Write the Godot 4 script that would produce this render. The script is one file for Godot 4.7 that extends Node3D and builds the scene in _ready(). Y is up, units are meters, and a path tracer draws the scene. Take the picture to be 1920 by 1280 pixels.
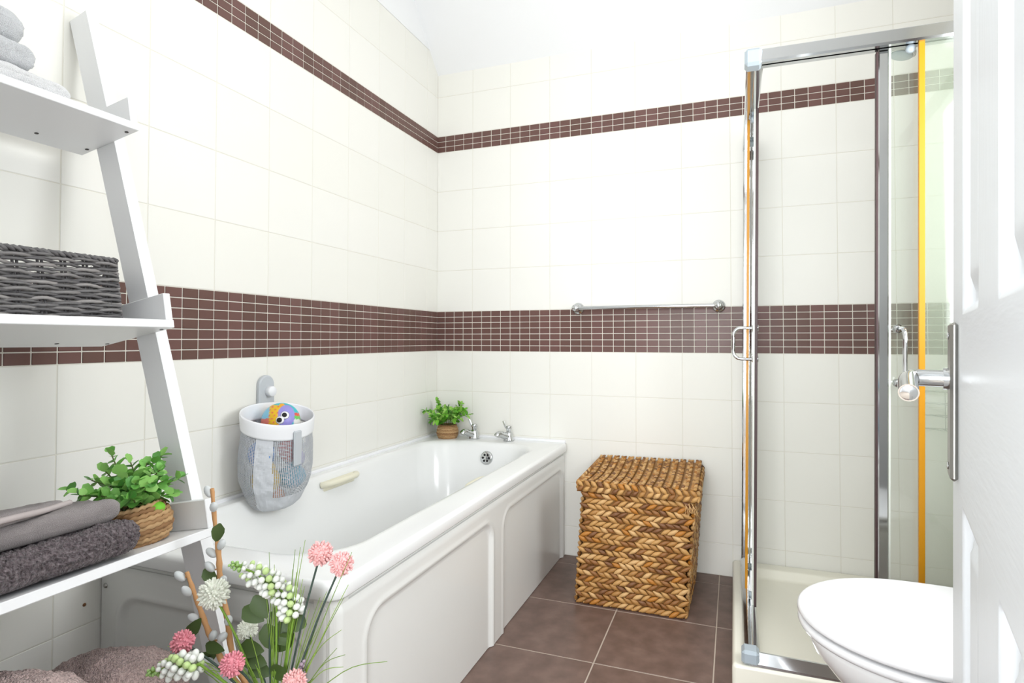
extends Node3D
# A tiled bathroom seen from its doorway. x runs right along the back wall, z towards the doorway, y up; metres.

var M := {}
var counts := {}
var meshes := {}
var rng := RandomNumberGenerator.new()
var wob := FastNoiseLite.new()
const LAMP := 0.22  # strength of the globe lamp, which hangs out of view
const LAMP_TINT := Color(1.0, 0.995, 0.98)
const UNSEEN_LANDING_LIGHT := 6.6  # strength of the landing window, out of view behind the camera
const UNSEEN_SIDE_LIGHT := 1.7  # strength of the right wall's window, out of view behind the door
const WINDOW_TINT := Color(0.97, 0.985, 1.0)


# ------------------------------------------------------------------ mesh builder
class MB:
	var v := PackedVector3Array()
	var n := PackedVector3Array()
	var uv := PackedVector2Array()
	var c := PackedColorArray()
	var i := PackedInt32Array()
	var tint := Color(1, 1, 1)
	var tinted := false

	func add(p: Vector3, nn: Vector3, t := Vector2.ZERO) -> int:
		v.append(p)
		n.append(nn)
		uv.append(t)
		c.append(tint)
		return v.size() - 1

	# flat polygon, turned to face along OUT
	func face(pts: Array, out: Vector3) -> void:
		var nn: Vector3 = (pts[1] - pts[0]).cross(pts[2] - pts[0])
		if nn.length() < 1e-12:
			nn = out
		nn = nn.normalized()
		var q := pts.duplicate()
		if nn.dot(out) < 0:
			q.reverse()
			nn = -nn
		var s := v.size()
		for p in q:
			add(p, nn, Vector2(p.x + p.z, p.y))
		for k in range(1, q.size() - 1):
			i.append_array([s, s + k + 1, s + k])

	func cbox(lo: Vector3, hi: Vector3, b := 0.002, x := Transform3D.IDENTITY) -> void:
		b = minf(b, 0.49 * minf(hi.x - lo.x, minf(hi.y - lo.y, hi.z - lo.z)))
		var pt := func(s: Array, ax: int) -> Vector3:
			var p := Vector3.ZERO
			for k in 3:
				var e: float = 0.0 if k == ax else b
				p[k] = (hi[k] - e) if s[k] > 0 else (lo[k] + e)
			return x * p
		for ax in 3:
			var u := (ax + 1) % 3
			var w := (ax + 2) % 3
			for sg in [-1, 1]:
				var q := []
				for e in [[-1, -1], [1, -1], [1, 1], [-1, 1]]:
					var s := [0, 0, 0]
					s[ax] = sg
					s[u] = e[0]
					s[w] = e[1]
					q.append(pt.call(s, ax))
				var o := Vector3.ZERO
				o[ax] = sg
				face(q, x.basis * o)
			if b > 0.0:
				for su in [-1, 1]:
					for sw in [-1, 1]:
						var a := [0, 0, 0]
						a[u] = su
						a[w] = sw
						var a2 := a.duplicate()
						a[ax] = -1
						a2[ax] = 1
						var o2 := Vector3.ZERO
						o2[u] = su
						o2[w] = sw
						face([pt.call(a, u), pt.call(a2, u), pt.call(a2, w), pt.call(a, w)], x.basis * o2)
		if b > 0.0:
			for sx in [-1, 1]:
				for sy in [-1, 1]:
					for sz in [-1, 1]:
						var s3 := [sx, sy, sz]
						face([pt.call(s3, 0), pt.call(s3, 1), pt.call(s3, 2)], x.basis * Vector3(sx, sy, sz))

	# rows (nv) of points (nu each); du x dv points outwards unless flipped
	func grid(P: PackedVector3Array, nu: int, nv: int, wrap_u := false, flip := false, wrap_v := false) -> void:
		var nn := PackedVector3Array()
		nn.resize(P.size())
		var cu := nu if wrap_u else nu - 1
		var cv := nv if wrap_v else nv - 1
		var s := v.size()
		for r in cv:
			var r2 := (r + 1) % nv
			for k in cu:
				var k2 := (k + 1) % nu
				var a := r * nu + k
				var b := r * nu + k2
				var d := r2 * nu + k
				var e := r2 * nu + k2
				var f := (P[e] - P[a]).cross(P[d] - P[b])
				if flip:
					f = -f
				nn[a] += f
				nn[b] += f
				nn[d] += f
				nn[e] += f
				if flip:
					i.append_array([s + a, s + b, s + e, s + a, s + e, s + d])
				else:
					i.append_array([s + a, s + e, s + b, s + a, s + d, s + e])
		for r in nv:
			for k in nu:
				var a2 := r * nu + k
				v.append(P[a2])
				n.append(nn[a2].normalized() if nn[a2].length() > 1e-14 else Vector3.UP)
				uv.append(Vector2(float(k) / maxf(nu - 1, 1), float(r) / maxf(nv - 1, 1)))
				c.append(tint)

	func tube(pts: Array, rad: Variant, sides := 8, caps := true, flat := 1.0) -> void:
		var N := pts.size()
		var P := PackedVector3Array()
		var up := Vector3.UP
		var t0: Vector3 = (pts[1] - pts[0]).normalized()
		if absf(t0.dot(up)) > 0.9:
			up = Vector3.RIGHT
		var nr := (up - t0 * up.dot(t0)).normalized()
		for k in N:
			var t: Vector3 = (pts[mini(k + 1, N - 1)] - pts[maxi(k - 1, 0)]).normalized()
			nr = (nr - t * nr.dot(t)).normalized()
			var b := t.cross(nr)
			var r: float = rad[k] if rad is Array else rad
			for j in sides:
				var a := TAU * j / sides
				P.append(pts[k] + nr * cos(a) * r + b * sin(a) * r * flat)
		grid(P, sides, N, true)
		if caps:
			for e in [0, N - 1]:
				var ring := []
				for j in sides:
					ring.append(P[e * sides + j])
				face(ring, (pts[0] - pts[1]) if e == 0 else (pts[N - 1] - pts[N - 2]))

	# profile of (radius, height), bottom to top
	func lathe(prof: Array, seg := 24, x := Transform3D.IDENTITY) -> void:
		var P := PackedVector3Array()
		for q in prof:
			for k in seg:
				var a := TAU * k / seg
				P.append(x * Vector3(q[0] * cos(a), q[1], -q[0] * sin(a)))
		grid(P, seg, prof.size(), true)

	func blob(at: Vector3, r: Vector3, seg := 10, rings := 6, x := Basis.IDENTITY) -> void:
		var P := PackedVector3Array()
		for j in rings + 1:
			var ph := -PI / 2 + PI * j / rings
			for k in seg:
				var a := TAU * k / seg
				P.append(at + x * Vector3(r.x * cos(ph) * cos(a), r.y * sin(ph), -r.z * cos(ph) * sin(a)))
		grid(P, seg, rings + 1, true)

	func mesh() -> ArrayMesh:
		var arr := []
		arr.resize(Mesh.ARRAY_MAX)
		arr[Mesh.ARRAY_VERTEX] = v
		arr[Mesh.ARRAY_NORMAL] = n
		arr[Mesh.ARRAY_TEX_UV] = uv
		if tinted:
			arr[Mesh.ARRAY_COLOR] = c
		arr[Mesh.ARRAY_INDEX] = i
		var m := ArrayMesh.new()
		m.add_surface_from_arrays(Mesh.PRIMITIVE_TRIANGLES, arr)
		return m


# ------------------------------------------------------------------ nodes
func numbered(called: String) -> String:
	var k: int = counts.get(called, 0)
	counts[called] = k + 1
	return called if k == 0 else "%s_%03d" % [called, k]


func thing(called: String, label: String, category: String, at := Vector3.ZERO, group := "") -> Node3D:
	var o := Node3D.new()
	o.name = numbered(called)
	add_child(o)
	o.position = at
	o.set_meta("label", label)
	o.set_meta("category", category)
	if group:
		o.set_meta("group", group)
	return o


func structure(called: String, label := "", category := "") -> Node3D:
	var o := Node3D.new()
	o.name = called
	add_child(o)
	o.set_meta("kind", "structure")
	if label:
		o.set_meta("label", label)
		o.set_meta("category", category)
	return o


func part(parent: Node3D, called: String, m: Variant, material: Material, at := Transform3D.IDENTITY) -> MeshInstance3D:
	var o := MeshInstance3D.new()
	o.name = called
	o.mesh = m.mesh() if m is MB else m
	o.material_override = material
	o.transform = at
	parent.add_child(o, true)
	return o


func hold(parent: Node3D, called: String, at := Transform3D.IDENTITY) -> Node3D:
	var o := Node3D.new()
	o.name = called
	o.transform = at
	parent.add_child(o, true)
	return o


func box(parent: Node3D, called: String, lo: Vector3, hi: Vector3, material: Material, b := 0.002) -> MeshInstance3D:
	var m := MB.new()
	m.cbox(lo, hi, b)
	return part(parent, called, m, material)


func plate(size: Vector3, b: float) -> ArrayMesh:
	var key := "%.4f %.4f %.4f %.4f" % [size.x, size.y, size.z, b]
	if not meshes.has(key):
		var m := MB.new()
		m.cbox(-size / 2, size / 2, b)
		meshes[key] = m.mesh()
	return meshes[key]


func at(p: Vector3, b := Basis.IDENTITY) -> Transform3D:
	return Transform3D(b, p)


func look_along(d: Vector3, up := Vector3.UP) -> Basis:
	# basis whose y axis runs along d
	var y := d.normalized()
	var x := up.cross(y)
	if x.length() < 0.01:
		x = Vector3.RIGHT.cross(y)
	x = x.normalized()
	return Basis(x, y, x.cross(y))


func curve(pts: Array, steps := 6) -> Array:
	var out := []
	for k in pts.size() - 1:
		var p0: Vector3 = pts[maxi(k - 1, 0)]
		var p1: Vector3 = pts[k]
		var p2: Vector3 = pts[k + 1]
		var p3: Vector3 = pts[mini(k + 2, pts.size() - 1)]
		for s in steps:
			out.append(p1.cubic_interpolate(p2, p0, p3, float(s) / steps))
	out.append(pts[-1])
	return out


# ------------------------------------------------------------------ materials
func mat(r: int, g: int, b: int, rough: float, metal := 0.0) -> StandardMaterial3D:
	var m := StandardMaterial3D.new()
	m.albedo_color = Color8(r, g, b)
	m.roughness = rough
	m.metallic = metal
	return m


func noise_tex(freq: float, colors: Array, kind := FastNoiseLite.TYPE_SIMPLEX_SMOOTH, size := 256, sd := 3, oct := 4) -> NoiseTexture2D:
	var f := FastNoiseLite.new()
	f.seed = sd
	f.noise_type = kind
	f.frequency = freq
	f.fractal_octaves = oct
	var t := NoiseTexture2D.new()
	t.width = size
	t.height = size
	t.seamless = true
	t.noise = f
	if colors:
		var g := Gradient.new()
		var off := PackedFloat32Array()
		var cs := PackedColorArray()
		for k in colors.size():
			off.append(float(k) / (colors.size() - 1))
			cs.append(colors[k])
		g.offsets = off
		g.colors = cs
		t.color_ramp = g
	return t


func cloth(r: int, g: int, b: int, dark: float, scale: float, relief: float, light := 0.12) -> StandardMaterial3D:
	var m := mat(255, 255, 255, 0.95)
	var c := Color8(r, g, b)
	m.albedo_texture = noise_tex(0.09, [c.darkened(dark), c, c.lightened(light)], FastNoiseLite.TYPE_CELLULAR, 256, 5, 2)
	m.heightmap_enabled = true
	m.heightmap_texture = M.terry
	m.heightmap_scale = relief
	m.uv1_triplanar = true
	m.uv1_scale = Vector3.ONE * scale
	m.rim_enabled = true
	m.rim = 0.3
	return m


func make_materials() -> void:
	M.terry = noise_tex(0.12, [], FastNoiseLite.TYPE_CELLULAR, 256, 9, 2)
	M.tile = mat(242, 241, 234, 0.44)
	M.tile_b = mat(241, 240, 233, 0.46)
	M.tile_c = mat(243, 242, 236, 0.42)
	for k in [M.tile, M.tile_b, M.tile_c]:
		k.metallic_specular = 0.28
	M.grout = mat(230, 227, 216, 0.8)
	M.mosaic = mat(108, 80, 74, 0.3)
	M.mosaic_b = mat(113, 83, 78, 0.3)
	M.mosaic_c = mat(104, 78, 71, 0.32)
	for k in [M.mosaic, M.mosaic_b, M.mosaic_c]:
		k.metallic_specular = 0.36
	M.plaster = mat(245, 246, 247, 0.85)
	M.floor_grout = mat(190, 176, 162, 0.85)
	for k in 3:
		var f := mat(255, 255, 255, 0.42)
		f.albedo_texture = noise_tex(0.012, [Color8(104, 84, 75), Color8(118, 96, 87), Color8(131, 109, 99)], FastNoiseLite.TYPE_SIMPLEX_SMOOTH, 512, 11 + k, 6)
		f.uv1_triplanar = true
		f.uv1_scale = Vector3.ONE * 1.9
		f.uv1_offset = Vector3.ONE * (0.31 * k)
		M["floor%d" % k] = f
	M.acrylic = mat(243, 244, 243, 0.14)
	M.panel = mat(238, 238, 234, 0.2)
	M.ceramic = mat(244, 244, 243, 0.08)
	M.seat = mat(245, 245, 246, 0.2)
	M.tray = mat(246, 243, 228, 0.25)
	M.sealant = mat(226, 222, 208, 0.6)
	M.chrome = mat(205, 207, 208, 0.09, 1.0)
	M.satin = mat(176, 175, 172, 0.3, 1.0)
	M.brushed = mat(165, 163, 158, 0.34, 1.0)
	M.dark = mat(38, 30, 30, 0.4)
	M.hole = mat(22, 22, 24, 0.7)
	M.bracket = mat(178, 190, 198, 0.3)
	M.amber = mat(204, 140, 12, 0.35)
	M.brown_seal = mat(70, 50, 50, 0.45)
	M.clear_seal = mat(222, 226, 216, 0.3)
	var gl := mat(205, 222, 196, 0.03)
	gl.transparency = BaseMaterial3D.TRANSPARENCY_ALPHA
	gl.albedo_color.a = 0.07
	M.glass = gl
	var gl2 := mat(200, 214, 190, 0.04)
	gl2.transparency = BaseMaterial3D.TRANSPARENCY_ALPHA
	gl2.albedo_color.a = 0.14
	M.glass_film = gl2
	M.paint = mat(243, 244, 245, 0.4)
	M.white_wood = mat(243, 244, 245, 0.35)
	M.cream = mat(238, 234, 212, 0.3)
	M.door = mat(236, 240, 243, 0.38)
	M.door_grain = mat(236, 240, 243, 0.38)
	for d in [[M.door, Vector3(9, 0.8, 1)], [M.door_grain, Vector3(1.2, 9, 1)]]:
		d[0].heightmap_enabled = true
		d[0].heightmap_texture = noise_tex(0.02, [], FastNoiseLite.TYPE_SIMPLEX_SMOOTH, 512, 21, 3)
		d[0].heightmap_scale = 0.022
		d[0].uv1_scale = d[1]
	M.white_towel = cloth(244, 244, 245, 0.06, 26, 0.25)
	M.silver_towel = cloth(222, 224, 227, 0.16, 26, 0.25)
	M.grey_towel = cloth(160, 152, 151, 0.2, 34, 0.2)
	M.dark_towel = cloth(112, 100, 103, 0.6, 8, 0.8, 0.3)
	M.pink_towel = cloth(206, 180, 175, 0.38, 12, 0.6, 0.2)
	M.hem = mat(186, 176, 174, 0.9)
	M.straw = []
	for s in [[172, 124, 66], [194, 148, 88], [142, 94, 46], [210, 168, 112], [180, 118, 44], [120, 78, 42]]:
		M.straw.append(mat(s[0], s[1], s[2], 0.5))
	M.sea = []
	for s in [[172, 134, 92], [148, 110, 72], [192, 156, 112]]:
		M.sea.append(mat(s[0], s[1], s[2], 0.75))
	M.wicker = []
	for s in [[104, 102, 102], [124, 121, 120], [88, 86, 87], [144, 140, 138]]:
		M.wicker.append(mat(s[0], s[1], s[2], 0.5))
	M.leaf = []
	for s in [[100, 164, 72], [124, 186, 88], [76, 138, 58], [150, 204, 108]]:
		var l := mat(s[0], s[1], s[2], 0.5)
		l.backlight_enabled = true
		l.backlight = Color8(60, 90, 30)
		M.leaf.append(l)
	M.leaf_far = []
	for s in [[92, 160, 42], [122, 190, 60], [70, 132, 32], [160, 208, 96]]:
		var l2 := mat(s[0], s[1], s[2], 0.5)
		l2.backlight_enabled = true
		l2.backlight = Color8(60, 90, 30)
		M.leaf_far.append(l2)
	M.leaf_dark = mat(72, 94, 44, 0.5)
	M.leaf_lime = mat(120, 200, 50, 0.6)
	M.twig = mat(92, 104, 52, 0.7)
	M.bark = mat(204, 154, 104, 0.75)
	M.catkin = mat(208, 212, 212, 0.95)
	M.green_stem = mat(126, 164, 60, 0.6)
	M.dark_stem = mat(62, 80, 70, 0.6)
	M.grass = mat(142, 176, 70, 0.6)
	M.grass_b = mat(116, 150, 54, 0.6)
	M.pink = mat(240, 186, 184, 0.85)
	M.rose = mat(232, 150, 162, 0.85)
	M.ivory = mat(243, 245, 232, 0.85)
	M.berry = mat(240, 243, 236, 0.45)
	M.berry_green = mat(196, 220, 150, 0.5)
	M.bud = mat(160, 196, 120, 0.6)
	M.lilac = mat(176, 156, 170, 0.8)
	M.vase = mat(232, 230, 226, 0.3)
	M.plastic_grey = mat(196, 201, 206, 0.4)
	M.plastic_white = mat(246, 247, 250, 0.35)
	M.net = mat(196, 200, 206, 0.8)
	M.fabric = mat(208, 211, 216, 0.85)


# ------------------------------------------------------------------ the room
const ROOM_X := 2.2
const ROOM_Z := 2.33
const ROWS := [0.0, 0.133, 0.332, 0.532, 0.732, 0.930, -1.0, 1.127, 1.331, 1.531, 1.731, 1.930, -1.0, 2.012, 2.212, 2.415]


func tiled_wall(w: Node3D, frame: Transform3D, length: float, first: float, top: float, first_m: float, own: Callable) -> void:
	# frame: x along the wall, y up, z out of the wall; joints of the big tiles start at first, of the mosaic at first_m
	var g := 0.0024
	var xs := [0.0]
	var x := first
	while x < length - 0.01:
		xs.append(x)
		x += 0.2
	xs.append(length)
	var k := 0
	for r in ROWS.size() - 1:
		if ROWS[r] < 0 or ROWS[r + 1] < 0:
			continue
		var y0: float = ROWS[r]
		var y1: float = minf(ROWS[r + 1], top)
		if y1 - y0 < 0.02:
			continue
		for c in xs.size() - 1:
			var s := Vector3(xs[c + 1] - xs[c] - g, y1 - y0 - g, 0.006)
			var tone: Material = [M.tile, M.tile_b, M.tile_c, M.tile][(c * 7 + r * 5 + k) % 4]
			k += 1
			part(w, "tile", plate(s, 0.0007), tone, frame * at(Vector3((xs[c] + xs[c + 1]) / 2, (y0 + y1) / 2, -0.0020)))
	var rest := MB.new()
	for band in [[0.930, 1.127, 7], [1.930, 2.012, 3]]:
		var h: float = (band[1] - band[0]) / band[2]
		var ms := [0.0]
		var mx := first_m
		while mx < length - 0.004:
			ms.append(mx)
			mx += 0.05
		ms.append(length)
		for row in band[2]:
			for c in ms.size() - 1:
				if ms[c + 1] - ms[c] < 0.006:
					continue
				var p := Vector3((ms[c] + ms[c + 1]) / 2, band[0] + h * (row + 0.5), -0.001)
				var s2 := Vector3(ms[c + 1] - ms[c] - 0.0028, h - 0.0028, 0.006)
				if own.call(band[2], c):
					var tone2: Material = [M.mosaic, M.mosaic_b, M.mosaic_c][(c * 5 + row * 3 + c / 3) % 3]
					part(w, "mosaic_tile", plate(s2, 0.0009), tone2, frame * at(p))
				else:
					rest.cbox(p - s2 / 2, p + s2 / 2, 0.0009, frame)
	if rest.v.size():
		var o := part(w, "mosaic_tiles", rest, M.mosaic)
		o.set_meta("kind", "stuff")


func room() -> void:
	var back := structure("wall_back")
	box(back, "grout_bed", Vector3(-0.1, 0, -0.1), Vector3(ROOM_X + 0.1, 2.9, 0.0), M.grout, 0.0)
	tiled_wall(back, Transform3D.IDENTITY, ROOM_X, 0.196, 2.327, 0.046, func(n, c): return c >= 11 and c <= 40)
	var left := structure("wall_left")
	box(left, "grout_bed", Vector3(-0.1, 0, 0.0), Vector3(0.0, 2.415, ROOM_Z + 0.1), M.grout, 0.0)
	box(left, "plaster", Vector3(-0.1, 2.415, 0.0), Vector3(0.003, 2.9, ROOM_Z + 0.1), M.plaster, 0.0)
	# left wall: x along +z (away from the corner), outwards +x
	var lf := Transform3D(Basis(Vector3(0, 0, 1), Vector3(0, 1, 0), Vector3(1, 0, 0)), Vector3.ZERO)
	tiled_wall(left, lf, ROOM_Z, 0.106, 2.415, 0.0064, func(n, c): return (c >= 3 and c <= 37) if n == 7 else (c >= 10 and c <= 27))
	var sw := MB.new()
	sw.blob(Vector3(0.001, 0.378, 1.642), Vector3(0.003, 0.004, 0.004), 8, 6)
	part(left, "screw", sw, M.straw[5])
	var right := structure("wall_right")
	box(right, "grout_bed", Vector3(ROOM_X, 0, 0), Vector3(ROOM_X + 0.1, 2.9, ROOM_Z + 0.1), M.grout, 0.0)
	var rf := Transform3D(Basis(Vector3(0, 0, 1), Vector3(0, 1, 0), Vector3(-1, 0, 0)), Vector3(ROOM_X, 0, 0))
	tiled_wall(right, rf, ROOM_Z, 0.2, 2.415, 0.05, func(n, c): return false)
	# the doorway wall, the camera stands behind its opening
	var front := structure("wall_front")
	box(front, "masonry", Vector3(0, 0, ROOM_Z), Vector3(0.84, 2.9, ROOM_Z + 0.1), M.plaster, 0.0)
	box(front, "masonry", Vector3(1.575, 0, ROOM_Z), Vector3(ROOM_X, 2.9, ROOM_Z + 0.1), M.plaster, 0.0)
	box(front, "masonry", Vector3(0.84, 2.06, ROOM_Z), Vector3(1.575, 2.9, ROOM_Z + 0.1), M.plaster, 0.0)
	var tr := structure("trim_1")
	for b in [[Vector3(0.815, 0, 2.315), Vector3(0.862, 2.06, 2.445)], [Vector3(1.553, 0, 2.345), Vector3(1.6, 2.06, 2.445)], [Vector3(0.815, 2.04, 2.315), Vector3(1.6, 2.09, 2.445)]]:
		box(tr, "door_lining", b[0], b[1], M.paint, 0.004)
	# ceiling: slopes up from the back wall, then runs flat
	var cl := structure("ceiling")
	var m := MB.new()
	var a := [Vector3(0, 2.325, 0), Vector3(ROOM_X, 2.325, 0), Vector3(ROOM_X, 2.75, 0.405), Vector3(0, 2.75, 0.405)]
	var b2 := []
	for p in a:
		b2.append(p + Vector3(0, 0.1, -0.1))
	m.face(a, Vector3(0, -1, 1))
	m.face(b2, Vector3(0, 1, -1))
	for k in 4:
		m.face([a[k], a[(k + 1) % 4], b2[(k + 1) % 4], b2[k]], (a[k] + a[(k + 1) % 4]) / 2 - (a[0] + a[2]) / 2)
	part(cl, "slope", m, M.plaster)
	box(cl, "flat", Vector3(-0.1, 2.75, 0.3), Vector3(ROOM_X + 0.3, 2.87, 3.9), M.plaster, 0.0)
	# floor
	var fl := structure("floor")
	box(fl, "grout_bed", Vector3(-0.1, -0.1, -0.1), Vector3(ROOM_X + 0.3, -0.0012, 3.9), M.floor_grout, 0.0)
	var fx := [0.0, 0.302, 0.649, 0.996, 1.343, 1.690, 2.037, ROOM_X]
	var fz := [0.0, 0.095, 0.459, 0.815, 1.170, 1.525, 1.88, 2.235, 2.43]
	var q := 0
	for r in fz.size() - 1:
		for c in fx.size() - 1:
			var s := Vector3(fx[c + 1] - fx[c] - 0.0042, 0.008, fz[r + 1] - fz[r] - 0.0042)
			part(fl, "floor_tile", plate(s, 0.0012), M["floor%d" % (q % 3)], at(Vector3((fx[c] + fx[c + 1]) / 2, -0.004, (fz[r] + fz[r + 1]) / 2)))
			q += 2
		q += 1
	# the landing outside the door, behind the camera
	var hall := structure("wall_hall")
	box(hall, "plaster", Vector3(-0.1, 0, 3.8), Vector3(2.5, 2.9, 3.9), M.plaster, 0.0)
	box(hall, "plaster", Vector3(0.0, 0, 2.43), Vector3(0.1, 2.9, 3.8), M.plaster, 0.0)
	box(hall, "plaster", Vector3(2.4, 0, 2.43), Vector3(2.5, 2.9, 3.8), M.plaster, 0.0)
	box(hall, "plaster", Vector3(2.2, 0, 2.33), Vector3(2.5, 2.9, 2.43), M.plaster, 0.0)
	# white strip where bath and tiles meet
	var t2 := structure("trim_2")
	box(t2, "sealing_strip", Vector3(0.0, 0.507, 0.0), Vector3(0.674, 0.524, 0.014), M.plastic_white, 0.004)
	var t3 := structure("trim_3")
	box(t3, "sealing_strip", Vector3(0.0, 0.507, 0.014), Vector3(0.014, 0.524, 1.625), M.plastic_white, 0.004)


func lamps() -> void:
	var t := thing("unseen_ceiling_lamp", "white opal globe lamp hanging out of view from the bathroom ceiling, placed to light the walls", "lamp", Vector3(1.1, 2.12, 1.7))  # out of view, placed and sized to light the walls from above
	var m := MB.new()
	m.tube([Vector3(0, 0.22, 0), Vector3(0, 0.63, 0)], 0.008, 10)
	part(t, "cord", m, M.paint)
	var glow := mat(255, 255, 255, 0.5)
	glow.emission_enabled = true
	glow.emission = LAMP_TINT
	glow.emission_energy_multiplier = 1.6
	var g := MB.new()
	g.blob(Vector3.ZERO, Vector3.ONE * 0.23, 32, 16)
	part(t, "globe", g, glow)
	var o := OmniLight3D.new()
	o.name = "bulb"
	o.light_color = LAMP_TINT
	o.light_energy = LAMP
	o.light_size = 0.22
	o.omni_range = 12.0
	o.omni_attenuation = 2.0
	o.shadow_enabled = true
	t.add_child(o)
	# two unseen frosted windows, placed to light the back wall and the bath side: one on the landing behind the camera, one in the right wall above the toilet cistern, behind the open door
	unseen_window("window_1", "wide unseen frosted window on the landing, placed to light the bathroom through its doorway", Vector3(1.27, 1.2, 3.8), 0.0, Vector2(1.1, 1.5), UNSEEN_LANDING_LIGHT)
	unseen_window("window_2", "unseen frosted window in the side wall above the toilet, placed to light the left wall and bath panel", Vector3(ROOM_X - 0.006, 1.42, 1.25), PI / 2, Vector2(0.62, 0.86), UNSEEN_SIDE_LIGHT)


func unseen_window(called: String, label: String, at_wall: Vector3, turn: float, size: Vector2, energy: float) -> void:  # a window out of view: glowing panes plus an area light for the room
	# local: the wall's face is z = 0 and the room lies towards -z
	var w := structure(called, label, "window")
	w.position = at_wall
	w.rotation.y = turn
	var pane := mat(255, 255, 255, 0.4)
	pane.emission_enabled = true
	pane.emission = WINDOW_TINT
	pane.emission_energy_multiplier = 1.6
	var h := size / 2
	for k in 2:
		var x0 := -h.x if k == 0 else 0.02
		box(w, "pane", Vector3(x0, -h.y, -0.012), Vector3(x0 + h.x - 0.02, h.y, -0.002), pane, 0.0)
	var e := 0.05
	for b in [[Vector3(-h.x - e, -h.y - e, -0.03), Vector3(-h.x, h.y + e, -0.001)], [Vector3(h.x, -h.y - e, -0.03), Vector3(h.x + e, h.y + e, -0.001)], [Vector3(-h.x, h.y, -0.03), Vector3(h.x, h.y + e, -0.001)], [Vector3(-h.x, -h.y - e, -0.03), Vector3(h.x, -h.y, -0.001)], [Vector3(-0.02, -h.y, -0.03), Vector3(0.02, h.y, -0.001)]]:
		box(w, "window_frame", b[0], b[1], M.paint, 0.003)
	var a := AreaLight3D.new()
	a.name = "unseen_window_light"
	a.light_color = WINDOW_TINT
	a.light_energy = energy
	a.area_size = size
	a.area_range = 12.0
	a.shadow_enabled = true
	a.position = Vector3(0, 0, -0.035)
	w.add_child(a)


func _ready() -> void:
	rng.seed = 7
	wob.seed = 4
	wob.frequency = 1.0
	var cam := Camera3D.new()
	cam.name = "camera"
	cam.near = 0.02
	cam.far = 30.0
	cam.projection = Camera3D.PROJECTION_FRUSTUM
	cam.size = 2.0 * 0.02 * 640.0 / 1065.84
	cam.frustum_offset = Vector2(-32.15, -25.28) / 1065.84 * 0.02
	cam.transform = Transform3D(Basis(Vector3.UP, 0.34582) * Basis(Vector3.RIGHT, 0.02119) * Basis(Vector3.BACK, 0.00058), Vector3(1.40636, 0.985, 2.53489))
	add_child(cam)
	cam.current = true
	var env := Environment.new()
	env.background_mode = Environment.BG_COLOR
	env.background_color = Color(0, 0, 0)
	env.tonemap_mode = Environment.TONE_MAPPER_LINEAR
	env.tonemap_exposure = 0.83
	env.sdfgi_enabled = true
	env.ssao_enabled = true
	env.ssil_enabled = true
	var we := WorldEnvironment.new()
	we.name = "world"
	we.environment = env
	add_child(we)
	make_materials()
	lamps()
	room()
	bathtub()
	door()
	shower()
	toilet()
	ladder()
	hamper()
	rail()
	taps()
	bath_plant()
	scoop()
	shelf_things()
	bouquet()


# ------------------------------------------------------------------ bath
func rr(hx: float, hy: float, r: float, n: int, mx: int, my: int) -> PackedVector2Array:
	# rounded rectangle round the origin, counter-clockwise from +x
	r = minf(r, minf(hx, hy))
	var out := PackedVector2Array()
	var cs := [Vector2(hx - r, hy - r), Vector2(-hx + r, hy - r), Vector2(-hx + r, -hy + r), Vector2(hx - r, -hy + r)]
	for k in 4:
		for j in n + 1:
			var a := PI / 2 * (k + float(j) / n)
			out.append(cs[k] + Vector2(cos(a), sin(a)) * r)
		var e: int = mx if k % 2 == 0 else my
		var p: Vector2 = out[-1]
		var a2 := PI / 2 * (k + 1)
		var q: Vector2 = cs[(k + 1) % 4] + Vector2(cos(a2), sin(a2)) * r
		for j in range(1, e):
			out.append(p.lerp(q, float(j) / e))
	return out


func panel_relief(u: float, v: float, fields: Array) -> float:
	var out := 0.0
	for f in fields:
		# f: u0, u1, top, radius; the field runs down to the foot of the panel
		var c: Vector2 = Vector2((f[0] + f[1]) / 2, (f[2] + f[4]) / 2)
		var h: Vector2 = Vector2((f[1] - f[0]) / 2 - f[3], (f[2] - f[4]) / 2 - f[3])
		var d: Vector2 = Vector2(absf(u - c.x), absf(v - c.y)) - h
		var s: float = Vector2(maxf(d.x, 0), maxf(d.y, 0)).length() + minf(maxf(d.x, d.y), 0.0) - f[3]
		out += -0.009 * smoothstep(0.004, -0.012, s) + 0.003 * exp(-pow((s - 0.006) / 0.006, 2))
	return out


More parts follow.
